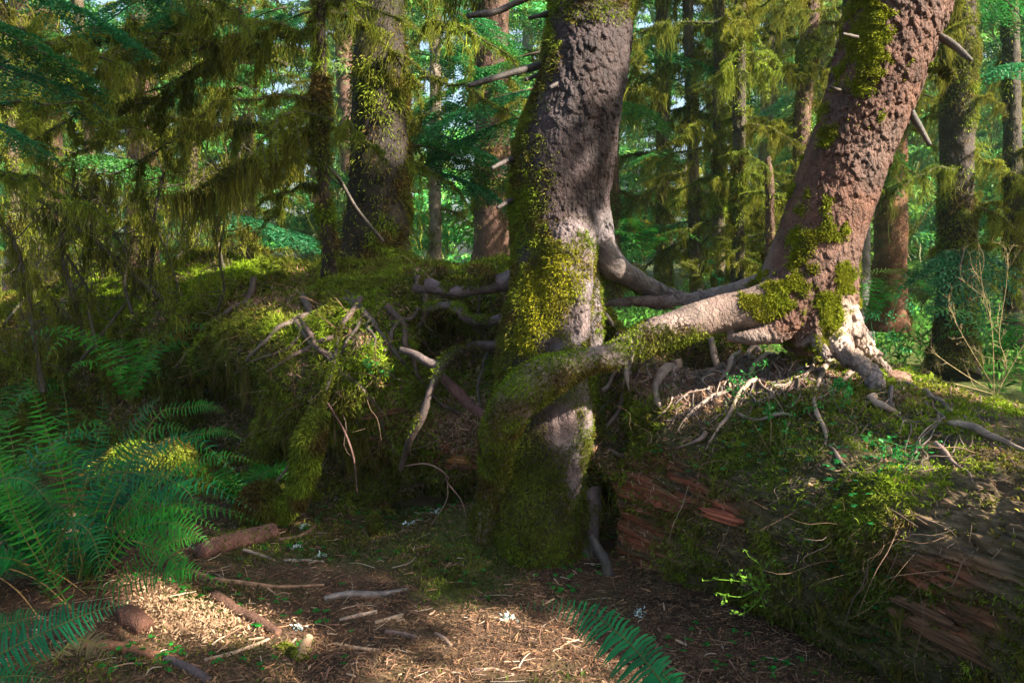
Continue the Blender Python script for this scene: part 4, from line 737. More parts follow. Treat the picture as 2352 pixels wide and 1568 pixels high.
# ------------------------------------------------------------------ sword ferns
def frond(L, wpx, parent, name='frond', npair=34, col=FERN, face=(0, -.5, .8), droop=.35, seed=0, world=False, wid=.14, label=None):
    if world: P = np.asarray(L, float)
    else: A = np.array(L, float); P = at(A[:, 0], A[:, 1], A[:, 2]); wid = wpx * A[:, 2].mean() / FPX
    g = Geo(); c = catmull(P, 60); ln = np.linalg.norm(np.diff(c, axis=0), axis=1).sum(); add_tube(g, c[::6], np.linspace(.0032, .0008, len(c[::6])), (.12, .13, .03), 24, 5, 0)
    s = np.linspace(.1, .995, npair); ci = catmull(P, 400)[(s * 399).astype(int)]; T = nrm(np.gradient(ci, axis=0)); F0 = nrm(np.array(face, float)); S = nrm(np.cross(T, F0)); Nn = nrm(np.cross(S, T))
    pl = wid * np.clip(np.sin(np.pi * np.clip((s - .0) / 1.0, 0, 1) ** .75) ** .55, .05, 1) * np.where(s > .6, 1 - ((s - .6) / .4) ** 1.6 * .85, 1)
    w_ = np.minimum(.011 * (wid / .1) + 0, ln / npair * .52)
    Vs = []; 
    for sg in (-1, 1):
        d = nrm(S * sg + T * .28 + Nn * rng.normal(size=(npair, 1)) * .14 + rng.normal(size=(npair, 3)) * .09); L_ = (pl * rng.uniform(.88, 1.08, npair))[:, None]; sw = np.full((npair, 1), w_) * np.clip(L_ / wid * 1.3, .35, 1)
        b0 = ci + d * .002; dr = np.array([0, 0, -1.]) * droop
        m1 = b0 + d * L_ * .35 + dr * L_ * .05; m2 = b0 + d * L_ * .72 + dr * L_ * .22; tp = b0 + d * L_ + dr * L_ * .48 + T * L_ * .06
        up = Nn * sw * .25
        Vs.append(np.stack([b0 - T*sw*.5, b0 + T*sw*.7, m1 + T*sw*.55 + up, m1 - T*sw*.5 + up, m2 + T*sw*.42, m2 - T*sw*.36, tp], 1))
    V = np.concatenate(Vs); n = len(V); q4 = np.array([[0, 1, 2, 3], [3, 2, 4, 5]]); q3 = np.array([[5, 4, 6]]); base = (np.arange(n) * 7)[:, None, None]
    cc = np.asarray(col) * (1 + .15 * rng.normal(size=(n, 1))); cc = np.repeat(np.clip(cc, .003, 1), 7, 0); b = g.n
    g.add(V.reshape(-1, 3), (base + q4).reshape(-1, 4), cc); g.F3.append((base + q3).reshape(-1, 3) + b); g.M3.append(np.full(n, 0))
    o = child(g, name, M_LEAF, parent, True)
    if label: o['label'] = label
    return o
fern = empty('sword_fern', at(170, 1360, 3.3), 'large sword fern clump with arching fronds filling the lower left corner', 'fern')
TEAL = np.array([.008, .105, .022]); GRN = np.array([.022, .175, .012])
HERO = [([(90,1420,3.2),(183,1130,3.0),(300,1085,2.9),(390,1102,2.8),(440,1140,2.75),(463,1205,2.7)], 50, TEAL),
 ([(240,1200,3.2),(350,966,3.3),(433,936,3.3),(483,931,3.3),(520,950,3.3)], 22, GRN), ([(260,1200,3.2),(400,1025,3.2),(467,996,3.2),(515,990,3.2),(566,1015,3.2)], 22, GRN),
 ([(250,1230,3.1),(367,1105,3.1),(450,1062,3.1),(520,1045,3.1),(592,1062,3.1)], 27, GRN), ([(180,1270,3.1),(260,1205,3.0),(333,1175,2.95),(417,1155,2.9),(510,1168,2.9)], 40, GRN),
 ([(190,1300,3.1),(150,1120,3.1),(100,970,3.1),(60,860,3.1)], 40, GRN), ([(170,1300,3.2),(165,1120,3.2),(158,980,3.2),(140,850,3.2)], 26, TEAL), ([(190,1250,3.2),(260,1080,3.3),(320,960,3.3),(378,905,3.3)], 34, TEAL),
 ([(100,1330,2.9),(150,1210,2.75),(195,1210,2.65),(225,1270,2.6),(236,1372,2.55)], 42, TEAL), ([(180,1350,2.9),(283,1345,2.8),(350,1318,2.75),(400,1306,2.7),(445,1310,2.7),(517,1346,2.7)], 42, GRN),
 ([(300,1240,2.8),(370,1265,2.75),(415,1310,2.7),(443,1388,2.7)], 30, GRN), ([(-80,1200,2.8),(0,1106,2.6),(70,1108,2.6),(127,1172,2.6)], 30, TEAL),
 ([(180,1420,2.9),(60,1240,2.9),(10,1100,2.9),(-20,960,2.9)], 40, GRN), ([(150,1380,3.0),(60,1180,3.1),(-10,1060,3.1),(-60,1000,3.1)], 40, GRN), ([(230,1330,3.0),(300,1225,3.0),(380,1200,3.0),(440,1215,3.0),(490,1260,3.)], 36, GRN),
 ([(180,1330,3.2),(230,1150,3.4),(300,1030,3.5),(390,980,3.5),(450,1000,3.5)], 34, GRN), ([(150,1300,3.3),(200,1100,3.5),(230,980,3.6),(240,880,3.6)], 32, TEAL),
 ([(250,1350,3.1),(340,1270,3.1),(410,1240,3.1),(470,1235,3.1)], 30, GRN), ([(200,1360,2.9),(290,1200,2.85),(330,1130,2.85),(360,1060,2.9)], 30, GRN), ([(120,1380,2.9),(60,1300,2.7),(0,1280,2.6),(-60,1300,2.5)], 45, TEAL)]
for L, wd, c in HERO: frond(L, wd, fern, col=c, npair=32, face=(0, -.75 + .3 * rng.normal(), .6), seed=1)
b0 = np.array(fern.location)
for k in range(74):
    if k == 46: b0 = b0 + np.array([-.45, -.1, 0])
    az = rng.uniform(-.9, 4.1); ln = rng.uniform(.4, .85); up = rng.uniform(.5, 1.2); d = np.array([math.cos(az), math.sin(az) * .8, 0]); s0 = b0 + d * .05 + np.array([0, 0, .03])
    frond([s0, s0 + d * ln * .25 + [0, 0, ln * .5 * up], s0 + d * ln * .6 + [0, 0, ln * .72 * up], s0 + d * ln * .95 + [0, 0, ln * .5 * up]], 0, fern, world=True, wid=.085, col=[TEAL, GRN, FERN][k % 3], face=(-d[0] * .4, -d[1] * .4 - .2, 1))
for k in range(26):      # dead curled stalks at the clump's heart
    az = rng.uniform(0, 6.28); d = np.array([math.cos(az), math.sin(az), 0]); s0 = b0 + d * .05; g = Geo(); add_tube(g, [s0, s0 + d * .15 + [0, 0, .16], s0 + d * .35 + [0, 0, .13], s0 + d * .5 + [0, 0, .02]], [.004, .003, .003, .002], (.26, .15, .05), 14, 5, 0); child(g, 'dead_stalk', M_CHIP, fern)
fern2 = empty('fern_frond', at(-60, 1540, 2.3), 'big single fern frond pointing right at the bottom left corner', 'fern')
frond([(-120,1560,2.2),(0,1500,2.25),(100,1452,2.3),(200,1408,2.35),(303,1378,2.4)], 68, fern2, npair=40, face=(0, -.8, .6))
frond([(-100,1470,2.3),(-20,1445,2.35),(60,1420,2.4),(150,1412,2.45)], 40, fern2, npair=30, face=(0, -.8, .6), col=TEAL)
frond([(-120,1620,2.1),(-40,1570,2.1),(40,1550,2.1),(130,1562,2.1)], 50, fern2, npair=30, face=(0, -.6, .8), col=TEAL)
frond([(120,1520,2.3),(170,1470,2.35),(220,1480,2.35),(270,1530,2.35)], 40, fern2, npair=24, face=(0, -.6, .8), col=(.10,.085,.04), label='withered brownish frond')
fern3 = empty('fern_frond', at(1545, 1640, 2.0), 'lone teal green fern frond arching over the litter at the bottom centre', 'fern')
frond([(1580,1680,1.95),(1540,1600,1.98),(1512,1556,2.02),(1467,1500,2.1),(1417,1450,2.18),(1351,1407,2.28),(1267,1386,2.38),(1170,1394,2.5)], 74, fern3, npair=42, face=(-.45, -.5, .75), col=np.array([.014,.17,.045]), droop=.9)
frond([(1600,1640,1.9),(1560,1590,1.95),(1535,1560,2.),(1520,1545,2.)], 20, fern3, npair=16, face=(-.4, -.5, .8), col=TEAL)
for k, (px, py, d, lab) in enumerate([(40,1010,4.6,'dark fern at the left edge behind the big fern clump'),(300,930,5.2,'small fern in the hollow between the big fern and the green mound'),(-20,930,6.,'dim fern far behind the fern clump at the left edge'),(560,1160,4.5,'low fern tuft in the dark gap at the foot of the bank')]):
    f_ = empty('sword_fern', at(px, py, d), lab, 'fern'); q0 = np.array(f_.location); q0[2] = .05 if k != 1 else q0[2]; f_.location[2] = float(q0[2])
    for j in range(14):
        az = j * .45 + rng.normal() * .1; ln = rng.uniform(.35, .7) * (.5 if k == 3 else 1); dd_ = np.array([math.cos(az), math.sin(az), 0]); frond([q0, q0 + dd_ * ln * .3 + [0, 0, ln * .6], q0 + dd_ * ln * .7 + [0, 0, ln * .8], q0 + dd_ * ln + [0, 0, ln * .55]], 0, f_, world=True, wid=.08, npair=22, col=GRN, face=(0, -.3, 1))
# small distant ferns right of the log
for k, (px, py, d, lab) in enumerate([(2120,700,9,'pale sunlit fern beyond the log next to the dark right trunk'),(2000,740,8,'dark green fern at the foot of the orange snag'),(2290,830,7,'green fern behind the bare twiggy shrub'),(1480,600,9,'fern spray low behind the gap between the spruces')]):
    f_ = empty('sword_fern', at(px, py, d), lab, 'fern'); b0 = np.array(f_.location)
    for j in range(12):
        az = j * .52 + rng.normal() * .1; ln = rng.uniform(.5, .9); dd_ = np.array([math.cos(az), math.sin(az), 0]); frond([b0, b0 + dd_ * ln * .3 + [0, 0, ln * .45], b0 + dd_ * ln * .7 + [0, 0, ln * .5], b0 + dd_ * ln + [0, 0, ln * .3]], 0, f_, world=True, wid=.1, npair=22, col=GRN if k else (.12,.2,.03), face=(0, -.3, 1))

# ------------------------------------------------------------------ fallen wood on the ground
def stick(name, L, col, label, cat='stick', sides=10, mat=None, lump=.2, group=None, base=None, moss=0):
    P, r = pxtube(L); lo = np.abs(P[:, 2]) < .12; P[:, 2] += np.where(lo, gh(P[:, 0], P[:, 1]) + r * .55, 0)
    root_ = empty(name, P[0], label, cat, group) if moss else None
    g = Geo(); V, F, nn = add_tube(g, P, r, np.array(col), max(14, int(np.linalg.norm(P[-1] - P[0]) / .012)), sides, lump, len(label))
    if moss: child(g, 'wood', mat or M_CHIP, root_); mossy(root_, [((V, F, nn), 1.)], lambda px, py, V, N: np.clip(fbm(V, 8, 2, 5) + .1, 0, 1) + .02, moss, .018, .005); return root_
    o = g.build(name, mat or M_CHIP, origin=P[0]); o.location = [float(x) for x in P[0]]; tag(o, label, cat, group); return o
def gd(py): return CAM_H / math.tan(PITCH + math.atan((py - 784) / FPX))
def G(px, py, r, up=0): d = gd(py); return (px, py - up, d, r)
stick('fallen_branch', [G(462,1305,22),G(500,1290,26),G(545,1275,24),G(590,1262,22),G(632,1250,20)], (.20,.095,.075), 'thick reddish broken branch lying beside the fern', 'branch', 20, M_BARK, .25, moss=500)
stick('fallen_branch', [G(445,1345,5),G(500,1362,6),G(560,1364,6),G(640,1366,5),G(745,1358,3)], (.30,.17,.10), 'long thin sunlit stick lying right of the fern tips', 'branch')
stick('driftwood_stick', [G(745,1388,7),G(800,1380,9),G(870,1375,8),G(938,1366,4)], (.17,.14,.13), 'grey weathered split stick in the middle of the clearing', 'stick')
stick('stick', [G(650,1308,3),G(700,1307,3),G(745,1308,2)], (.35,.3,.26), 'short pale stick right of the reddish branch', 'stick')
stick('stick', [G(560,1290,4,6),G(600,1300,4,2),G(633,1310,3)], (.28,.2,.15), 'pale twig leaning on the reddish branch', 'stick')
stick('stick', [G(640,1262,4),G(680,1256,5),G(708,1247,5,4),G(726,1232,3,8)], (.22,.12,.08), 'reddish bent stick beyond the thick branch', 'stick')
stick('stick', [G(600,1215,3),G(650,1212,4),G(698,1198,4)], (.25,.19,.14), 'pale stick at the foot of the mossy bank', 'stick')
stick('fallen_branch', [G(495,1395,12),G(540,1420,14),G(575,1435,14),G(640,1470,11)], (.09,.045,.03), 'dark rotten branch crossing behind the sunlit leaf patch', 'branch', 14, M_BARK, .3)
stick('rotten_log', [G(275,1470,24),G(300,1465,27),G(335,1478,22)], (.10,.045,.03), 'dark rotten log end left of the sunlit patch', 'log', 18, M_BARK, .3)
stick('fallen_branch', [G(200,1508,11),G(280,1515,13),G(350,1525,12),G(420,1535,9)], (.17,.075,.04), 'dark orange rotten branch at the bottom left', 'branch', 12, M_BARK, .35)
stick('fallen_branch', [G(380,1530,9),G(440,1560,12),G(480,1585,10)], (.07,.05,.05), 'blackish branch end at the bottom edge left of centre', 'branch', 12, M_BARK)
stick('stick', [G(470,1535,5),G(540,1515,5),G(620,1480,4)], (.32,.22,.15), 'long pale stick edging the sunlit leaf patch', 'stick')
stick('wood_stump', [G(690,1520,12),(700,1495,gd(1520),13),(712,1468,gd(1520),8)], (.40,.25,.16), 'upright splintered pale stake in the litter', 'stump', 9, M_CHIP, .35, moss=150)
stick('stick', [G(770,1480,4),G(820,1490,5),G(878,1500,4)], (.34,.22,.14), 'split wood lath lying left of the brightest litter', 'stick')
stick('stick', [G(862,1436,4),G(890,1430,5),G(925,1420,5)], (.36,.25,.17), 'short pale split stick below the grey stick', 'stick')
stick('stick', [G(885,1455,5),G(930,1462,6),G(960,1470,4)], (.16,.10,.08), 'dark brown stick near the clearing centre', 'stick')
stick('stick', [G(1000,1460,4),G(1020,1472,6),G(1037,1488,4)], (.26,.17,.12), 'curved bark sliver in the middle of the litter', 'stick')
stick('stick', [G(1120,1433,3),G(1145,1440,4),G(1170,1446,4)], (.36,.26,.16), 'short tan stick beside a pale lichen sprig', 'stick')
stick('stick', [G(1080,1560,4),G(1130,1552,4),G(1180,1560,3)], (.3,.2,.14), 'pale stick on the bottom edge in the sunlit litter', 'stick')
stick('stick', [G(780,1430,4),G(825,1422,5),G(866,1415,5)], (.30,.21,.16), 'pale broken twig left of the centre litter', 'stick')
stick('leaning_branch', [(627,1115,4.3,3),(660,1075,4.3,4),(690,1035,4.25,5),(720,975,4.2,6),(745,910,4.2,5),(768,830,4.25,5),(780,740,4.3,4)], (.07,.05,.04), 'long bare branch leaning against the mossy bank', 'branch', 12, M_ROOT, moss=2500)
stick('leaning_branch', [(820,1130,4.2,2),(814,1060,4.2,2.5),(795,1000,4.2,3),(768,950,4.2,3),(745,915,4.2,3)], (.10,.05,.04), 'thin reddish branch forking off down right on the bank', 'branch', 8, M_ROOT)
lb = stick('fallen_branch', [(1000,850,4.2,7),(1030,880,4.15,12),(1055,905,4.12,13),(1080,930,4.1,12),(1115,955,4.05,11)], (.11,.05,.042), 'reddish thick branch lying behind the forked root', 'branch', 16, M_BARK)
stick('twig', [(930,1070,4.1,1.4),(980,1065,4.0,1.8),(1020,1085,3.95,1.8),(1030,1110,3.95,1.6),(1060,1150,3.9,1.4),(1075,1200,3.9,1)], (.16,.09,.07), 'thin pink twig arching out of the bank foot', 'twig', 6, M_ROOT)
stick('twig', [(1028,1110,3.95,1.3),(1025,1150,3.95,1.2),(990,1205,3.95,1)], (.18,.11,.08), 'dangling twig below the pink arched twig', 'twig', 6, M_ROOT)
# shaggy moss column hanging at left of the bank, moss clump at its foot
def shagclump(name, L, label, n=9000, col=(.06,.05,.02), ln=.035):
    P, r = pxtube(L); root_ = empty(name, P[-1], label, 'moss'); g = Geo(); s = add_tube(g, P, r, col, 40, 16, .25, 3); child(g, 'core', M_ROOT, root_)
    mossy(root_, [(s, 1.)], lambda px, py, V, N: np.ones(len(V)), n, ln, .007, .8, warm=.25)
shagclump('moss_clump', [(735,940,4.15,12),(722,980,4.12,22),(710,1010,4.1,28),(700,1060,4.12,24),(690,1110,4.15,20),(680,1160,4.2,14)], 'shaggy brown moss sleeve hanging down the bank on a leaning branch', 14000)
shagclump('moss_clump', [(215,1100,4.3,20),(260,1075,4.25,30),(310,1050,4.2,36),(355,1065,4.2,30),(400,1045,4.25,32),(445,1090,4.3,20),(470,1120,4.3,14)], 'sunlit yellow green moss hummock glowing behind the fern fronds', 14000, (.10,.10,.015), .03)
shagclump('moss_clump', [(560,1185,4.3,18),(590,1150,4.3,34),(625,1150,4.3,36),(660,1180,4.35,22)], 'rounded green moss clump at the left foot of the bank', 12000, (.05,.06,.015))
shagclump('moss_clump', [(640,1500,2.95,20),(665,1520,2.9,30),(680,1560,2.85,26)], 'small olive moss cushion at the bottom edge', 5000, (.08,.09,.015), .02)
shagclump('moss_clump', [(325,1500,3.0,20),(345,1495,3.0,26),(368,1505,3.,18)], 'bright green moss tuft in front of the rotten log end', 4500, (.05,.12,.015), .02)
shagclump('moss_clump', [(855,1180,4.2,6),(862,1210,4.15,12),(872,1235,4.1,6)], 'small drooping moss cone below the bank', 2000, (.06,.06,.02), .025)
# wood chips, bark flakes, lichen and curled leaves on the litter
def chipmesh(seed):
    q = np.random.default_rng(seed); L = .045; g = Geo(); n = 5; t = np.linspace(-1, 1, n); wv = np.array([.5, .8, .9, 1., .7]) * .0035 * q.uniform(.5, 1.4) * (1 + .3 * q.normal(size=5)); top = np.stack([t * L / 2, wv, .004 + .003 * q.random(n)], -1); top2 = top * [1, -1, 1] + q.normal(size=(n, 3)) * .0012
    bot = top * [1, 1, 0]; bot2 = top2 * [1, 1, 0]; V = np.concatenate([top, top2, bot2, bot]); F = []
    for a_, b_ in ((0, 1), (1, 2), (2, 3), (3, 0)):
        for i in range(n - 1): F.append([a_ * n + i, a_ * n + i + 1, b_ * n + i + 1, b_ * n + i])
    F.append([0, n, 2 * n, 3 * n]); F.append([n - 1, 4 * n - 1, 3 * n - 1, 2 * n - 1]); g.add(V, np.array(F), [(.40,.26,.17),(.24,.12,.08),(.13,.08,.06),(.34,.18,.09)][seed % 4]); return g.build('wood_chip', M_CHIP, link=False, smooth=False).data
CH = [chipmesh(s) for s in range(8)]
pts = flitter(1200, -1.6, 1.6, 2.45, 4.4); pts = pts[underlog(pts + [0, .15, 0])]; px, py = proj(pts); pts = pts[(py < 1560) & (px > 420)][:230]
for k, p in enumerate(pts):
    o = bpy.data.objects.new('wood_chip', CH[k % 8]); C.objects.link(o); s = rng.uniform(.3, .9); o.location = [float(x) for x in p + [0, 0, .012]]; o.rotation_euler = (rng.normal() * .25, rng.normal() * .2, rng.random() * 6.28); o.scale = (s * rng.uniform(.8, 1.8), s, s)
    tag(o, 'small splintered wood chip lying in the brown litter', 'wood chip', 'wood chips scattered over the clearing')
g = Geo(); P = np.stack([rng.normal(450, 62, 2600) + 60 * np.sin(np.arange(2600)), rng.normal(1445, 22, 2600), np.zeros(2600)], -1); d = CAM_H / np.tan(PITCH + np.arctan((P[:, 1] - 784) / FPX)); Q = at(P[:, 0], P[:, 1], d); Q[:, 2] = gh(Q[:, 0], Q[:, 1]) + .008 + .02 * rng.random(2600)
N = np.tile([0, 0, .2], (len(Q), 1)); blades(g, Q, N, .022, .006, 1.2, 0, mixc(np.array([.34, .23, .14]), np.array([.28, .15, .09]), rng.random(len(Q)) ** 2), .2)
tag(g.build('dead_leaves', M_LITTER), 'pale curled dead leaves heaped in the sunlit patch beside the fern', 'leaves', kind='stuff')
# clover-like leaves
def clover(g, P, s, col):
    for p in P:
        a0 = rng.random() * 6.28; z = rng.uniform(.015, .04)
        for k in range(3):
            a = a0 + k * 2.094; d = np.array([math.cos(a), math.sin(a), -.15 + .2 * rng.normal()]); t = np.array([-math.sin(a), math.cos(a), 0]); ss = s * rng.uniform(.7, 1.2); o_ = p + [0, 0, z]
            V = np.array([o_, o_ + d*ss*.5 + t*ss*.5, o_ + d*ss + t*ss*.35, o_ + d*ss*.85, o_ + d*ss - t*ss*.35, o_ + d*ss*.5 - t*ss*.5]); g.add(V, np.array([[0, 1, 2, 3], [0, 3, 4, 5]]), np.asarray(col) * rng.uniform(.6, 1.3))
g = Geo(); spots = [(820,1210,90,25,40),(970,1200,80,12,26),(1040,1215,60,14,18),(900,1310,120,30,16),(1330,1330,50,18,22),(430,1380,70,16,22),(600,1400,70,30,14),(450,1545,160,14,24),(1640,1490,50,30,12),(1780,1540,60,16,14),(1100,1330,80,30,12),(700,1440,60,30,10),(1300,1380,40,14,8),(320,1530,60,14,12),(640,1290,40,30,8)]
for cx, cy, sx, sy, n in spots:
    q = np.stack([rng.normal(cx, sx, n), np.clip(rng.normal(cy, sy, n), 1190, 1565)], -1); d = CAM_H / np.tan(PITCH + np.arctan((q[:, 1] - 784) / FPX)); P = at(q[:, 0], q[:, 1], d); P = P[underlog(P)]; P[:, 2] = gh(P[:, 0], P[:, 1]); clover(g, P, .016, (.015, .19, .02))
tag(g.build('wood_sorrel', M_LEAF), 'small bright green wood sorrel leaves dotted over the clearing', 'ground cover', kind='stuff')
g = Geo()
for cx, cy, sx, sy, n in [(1860,1000,60,60,30),(2030,1050,50,30,20),(1930,1120,60,50,22),(1780,960,60,40,26),(1990,1350,60,80,16),(1560,1040,80,40,14),(1380,1150,30,90,24),(880,850,60,60,14),(2000,1480,60,60,10),(1160,900,30,60,10),(1720,1040,80,30,14)]:
    P = np.array([on(rng.normal(cx, sx), rng.normal(cy, sy), .03) for _ in range(n)]); clover(g, P, .014, (.015, .17, .035))
m_ = child(g, 'leaflets', M_LEAF, LOGROOT); m_['kind'] = 'stuff'
# lichen flecks
for k, (px, py) in enumerate([(944,1240),(1005,1232),(690,1455),(738,1300),(682,1282),(1165,1440),(1470,1420),(700,1230)]):
    p = at(px, py, gd(py)); g = Geo(); n = 26; blades(g, np.zeros((n, 3)) + rng.normal(size=(n, 3)) * [.014, .014, .003], np.tile([0, 0, .5], (n, 1)), .016, .01, 1., 0, (.42,.52,.48)); o = g.build('lichen_tuft', M_STONE); o.location = [float(x) for x in (p[0], p[1], gh(p[0:1], p[1:2])[0] + .012)]
    tag(o, 'small pale bluish lichen tuft fallen on the forest floor', 'lichen', 'lichen tufts on the clearing floor')

# ------------------------------------------------------------------ twiggy shrubs
def shrub(name, loc, lines, label, col, rad=.004, mat=None, leaf=None, gen=2, nsub=5, cat='shrub', spread=.5, subl=.3):
    root_ = empty(name, loc, label, cat)
    for L in lines:
        P = np.array(L, float); g = Geo()
        def rec(P, r, lev):
            add_tube(g, P, np.linspace(r, r * .45, len(P)), np.array(col), 12 + 4 * len(P), 5, 0)
            if lev <= 0: return
            ln = np.linalg.norm(np.diff(P, axis=0), axis=1).sum(); c = catmull(P, 40)
            for k in range(nsub):
                i = rng.integers(8, 38); d0 = nrm(c[min(i + 1, 39)] - c[i - 1]); d = nrm(d0 + rng.normal(size=3) * spread * 1.6); l2 = ln * subl * rng.uniform(.4, 1.1); m = 5; q = [c[i]]
                for _ in range(m): d = nrm(d + rng.normal(size=3) * .28 + [0, 0, .08]); q.append(q[-1] + d * l2 / m)
                rec(np.array(q), r * .6, lev - 1)
                if leaf is not None and lev == 1:
                    tp = np.array(q[2:]); h_ = tp + rng.normal(size=tp.shape) * .004; blades(g, h_, rng.normal(size=tp.shape), .016, .010, .5, 0, leaf)
        rec(P, rad, gen); child(g, 'stem', mat or M_CHIP, root_)
    return root_
b = at(2283, 905, 4.3); b[2] -= .05
shrub('bare_shrub', b, [at([2283,2278,2255,2245],[910,756,650,533],[4.3]*4), at([2285,2311,2295,2311,2315],[916,840,773,656,580],[4.3,4.25,4.3,4.35,4.4]), at([2281,2200,2130,2100],[900,850,800,778],[4.3,4.2,4.1,4.1]), at([2283,2240,2205,2180],[890,820,760,705],[4.3,4.3,4.3,4.3]), at([2290,2330,2360,2420],[900,830,780,720],[4.3,4.3,4.3,4.3]), at([2283,2190,2120],[905,880,865],[4.3,4.1,4.0])], 'bare twiggy shrub glowing in the sun at the right edge', (.24,.18,.08), .0022, leaf=None, gen=2, nsub=9)
b = at(2000, 830, 4.5)
shrub('green_shrub', b, [at([2010,2000,1975],[830,740,660],[4.5,4.5,4.5]), at([2030,2040,2060],[840,760,690],[4.5]*3), at([2020,2060,2100],[840,800,700],[4.6]*3), at([1640,1650,1640],[690,660,600],[5]*3)], 'thin green huckleberry sprigs right behind the leaning trunk', (.05,.16,.06), .0022, mat=M_LEAF, leaf=(.03,.2,.06), gen=2)
b = at(1790, 1380, 2.75)
shrub('green_shrub', b, [at([1768,1755,1748,1720],[1350,1340,1300,1277],[2.8,2.72,2.7,2.68]), at([1768,1740,1700,1645],[1355,1352,1370,1360],[2.8,2.7,2.65,2.6]), at([1765,1740,1700],[1345,1330,1322],[2.8,2.7,2.66]), at([1758,1745,1720,1697],[1350,1375,1400,1412],[2.8,2.68,2.65,2.6]), at([1750,1700,1650],[1352,1335,1330],[2.8,2.7,2.6])], 'yellow green leafless sprig sticking out of the log front', (.16,.34,.03), .0018, mat=M_LEAF, leaf=(.15,.32,.03), gen=1, nsub=4)
for k, (px, py, h_, lab) in enumerate([(1690,930,90,'little green sprig among the roots below the leaning tree'),(1900,960,80,'green sprig beside the dangling root'),(870,880,70,'light green sprig on the mossy bank left of the forked root'),(2050,1100,90,'leafy sprig in the sunlit moss on the log front'),(1780,1000,60,'small sprig hanging over the log edge')]):
    p = on(px, py, .01); shrub('green_shrub', p, [[p, p + np.array([.02*rng.normal(), -.04, h_/1829*3.*.6]), p + np.array([.06*rng.normal(), -.08, h_/1829*3.])], [p, p + np.array([.05, -.05, .05]), p + np.array([.12*rng.normal(), -.1, .1])]], lab, (.06,.17,.03), .0016, mat=M_LEAF, leaf=(.03,.22,.04), gen=2, nsub=4, subl=.5)
# mossy leafless thicket on the left
for k in range(16):
    px0 = rng.uniform(-20, 560); d0 = rng.uniform(5.4, 8.5); p = at(px0, rng.uniform(720, 900), d0); root_ = empty('bare_sapling', p, 'spindly moss bearded stem tangled in the left thicket', 'shrub', 'spindly stems of the left thicket'); d = nrm(np.array([rng.normal() * .5, rng.normal() * .3, 1.])); q = [p]
    for _ in range(8): d = nrm(d + rng.normal(size=3) * [.25, .2, .1]); q.append(q[-1] + d * rng.uniform(.12, .26))
    g = Geo(); add_tube(g, q, np.linspace(.013, .004, 9), (.06,.05,.035), 50, 6, .2, k); c = catmull(q, 50); tips = list(c[5:])
    for j in range(14):
        dd_ = nrm(rng.normal(size=3) * [1, .6, .6] + [0, 0, .3]); t_ = [c[rng.integers(8, 50)]]; l2 = rng.uniform(.2, .6)
        for _ in range(5): dd_ = nrm(dd_ + rng.normal(size=3) * .35); t_.append(t_[-1] + dd_ * l2 / 5)
        add_tube(g, t_, np.linspace(.005, .0016, 6), (.08,.065,.045), 12, 4, 0); tips += t_[1:]
    child(g, 'stem', M_BARK, root_); h = Geo(); tips = np.array(tips)
    for p in tips[rng.integers(len(tips), size=90)]: s_ = rng.integers(4, 13); strands(h, p + rng.normal(size=(s_, 3)) * [.025, .025, .012], (.04 + .3 * rng.random() ** 3) * (.3 + .7 * rng.random(s_)), .007, mixc(np.array([.17, .20, .018]), BROWNM, rng.random() * .4), .35)
    child(h, 'hanging_moss', M_MOSS, root_)['kind'] = 'stuff'
thk = [(-.9,.2),]
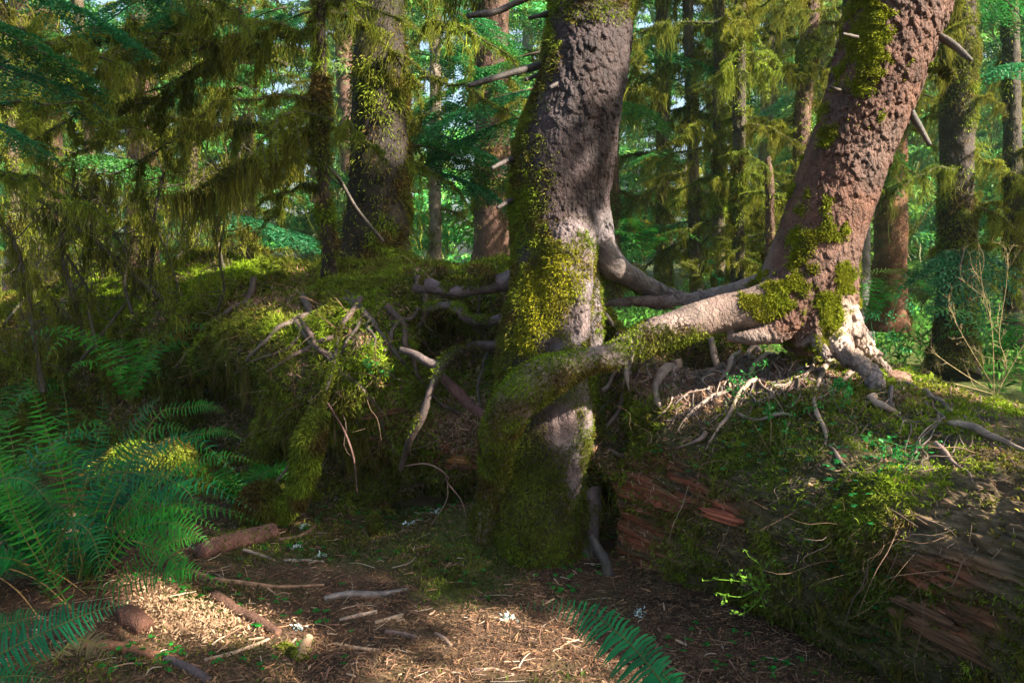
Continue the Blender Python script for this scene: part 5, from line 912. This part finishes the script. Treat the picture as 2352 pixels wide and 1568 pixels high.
for k, (L, lab) in enumerate([([(440,740,6.,7),(330,650,6,6),(240,570,6,5),(160,510,6,4),(60,440,6,3)], 'dark arching bare stem crossing the left thicket'), ([(430,720,6.2,5),(300,640,6.2,4),(220,560,6.2,4),(170,480,6.2,3)], 'second bare stem running beside the arching one'), ([(100,900,5.8,7),(80,780,5.8,6),(60,640,5.8,5),(20,520,5.8,4)], 'leaning mossy stem at the far left above the fern'), ([(360,760,6.2,6),(350,640,6.2,5),(355,500,6.2,4),(380,380,6.2,3)], 'upright thin stem in the left thicket'), ([(200,800,6,6),(170,680,6,6),(140,560,6,5),(180,420,6,3)], 'crooked mossy stem behind the fern'), ([(520,640,6.2,5),(500,540,6.2,4),(520,430,6.2,4),(560,330,6.2,3)], 'slender stem near the drooping dark branch'), ([(880,555,5.6,4),(820,480,5.5,4),(770,400,5.4,4),(700,345,5.4,3),(640,290,5.4,3)], 'pale thin stick slanting in front of the broad hemlock')]):
    P, r = pxtube(L); root_ = empty('bare_sapling', P[0], lab, 'shrub'); g = Geo(); V, F, nn = add_tube(g, P, r, (.06,.05,.035) if k < 6 else (.08,.065,.055), 60, 8, .2, k); c = catmull(P, 60)
    tips = []
    for j in range(16 if k < 6 else 3):
        i = rng.integers(12, 58); d = nrm(rng.normal(size=3) * [1, .5, .7] + [0, 0, .5]); q = [c[i]]; l2 = rng.uniform(.2, .55)
        for _ in range(5): d = nrm(d + rng.normal(size=3) * .3); q.append(q[-1] + d * l2 / 5)
        add_tube(g, q, np.linspace(.006, .002, 6), (.07,.055,.04), 12, 5, 0); tips += q[1:]
    child(g, 'stem', M_BARK, root_)
    if k < 6:
        h = Geo(); pts_ = np.concatenate([c[5:], np.array(tips)])
        for p in pts_[rng.integers(len(pts_), size=70)]: s = rng.integers(5, 16); strands(h, p + rng.normal(size=(s, 3)) * [.03, .03, .015], (.06 + .3 * rng.random() ** 2) * (.4 + .6 * rng.random(s)), .008, mixc(np.array([.10, .11, .012]), BROWNM, rng.random() * .5), .15)
        child(h, 'hanging_moss', M_MOSS, root_)['kind'] = 'stuff'
HAZE = True
if HAZE:
    me = bpy.data.meshes.new('haze'); x0, x1, y0, y1, z0, z1 = -150, 150, -20, 75, -1.6, 32
    me.from_pydata([(x, y, z) for x in (x0, x1) for y in (y0, y1) for z in (z0, z1)], [], [(0,1,3,2),(4,6,7,5),(0,4,5,1),(2,3,7,6),(0,2,6,4),(1,5,7,3)])
    ho = bpy.data.objects.new('haze', me); C.objects.link(ho); tag(ho, 'thin blue green forest haze filling the air between the far trees', 'haze', kind='stuff')
    m = bpy.data.materials.new('haze'); m.use_nodes = True; n = m.node_tree.nodes; n.remove(n['Principled BSDF']); pv = n.new('ShaderNodeVolumePrincipled'); pv.inputs['Density'].default_value = .0013; pv.inputs['Color'].default_value = (.5, .92, .72, 1); pv.inputs['Anisotropy'].default_value = .2
    m.node_tree.links.new(pv.outputs[0], n['Material Output'].inputs['Volume']); me.materials.append(m)
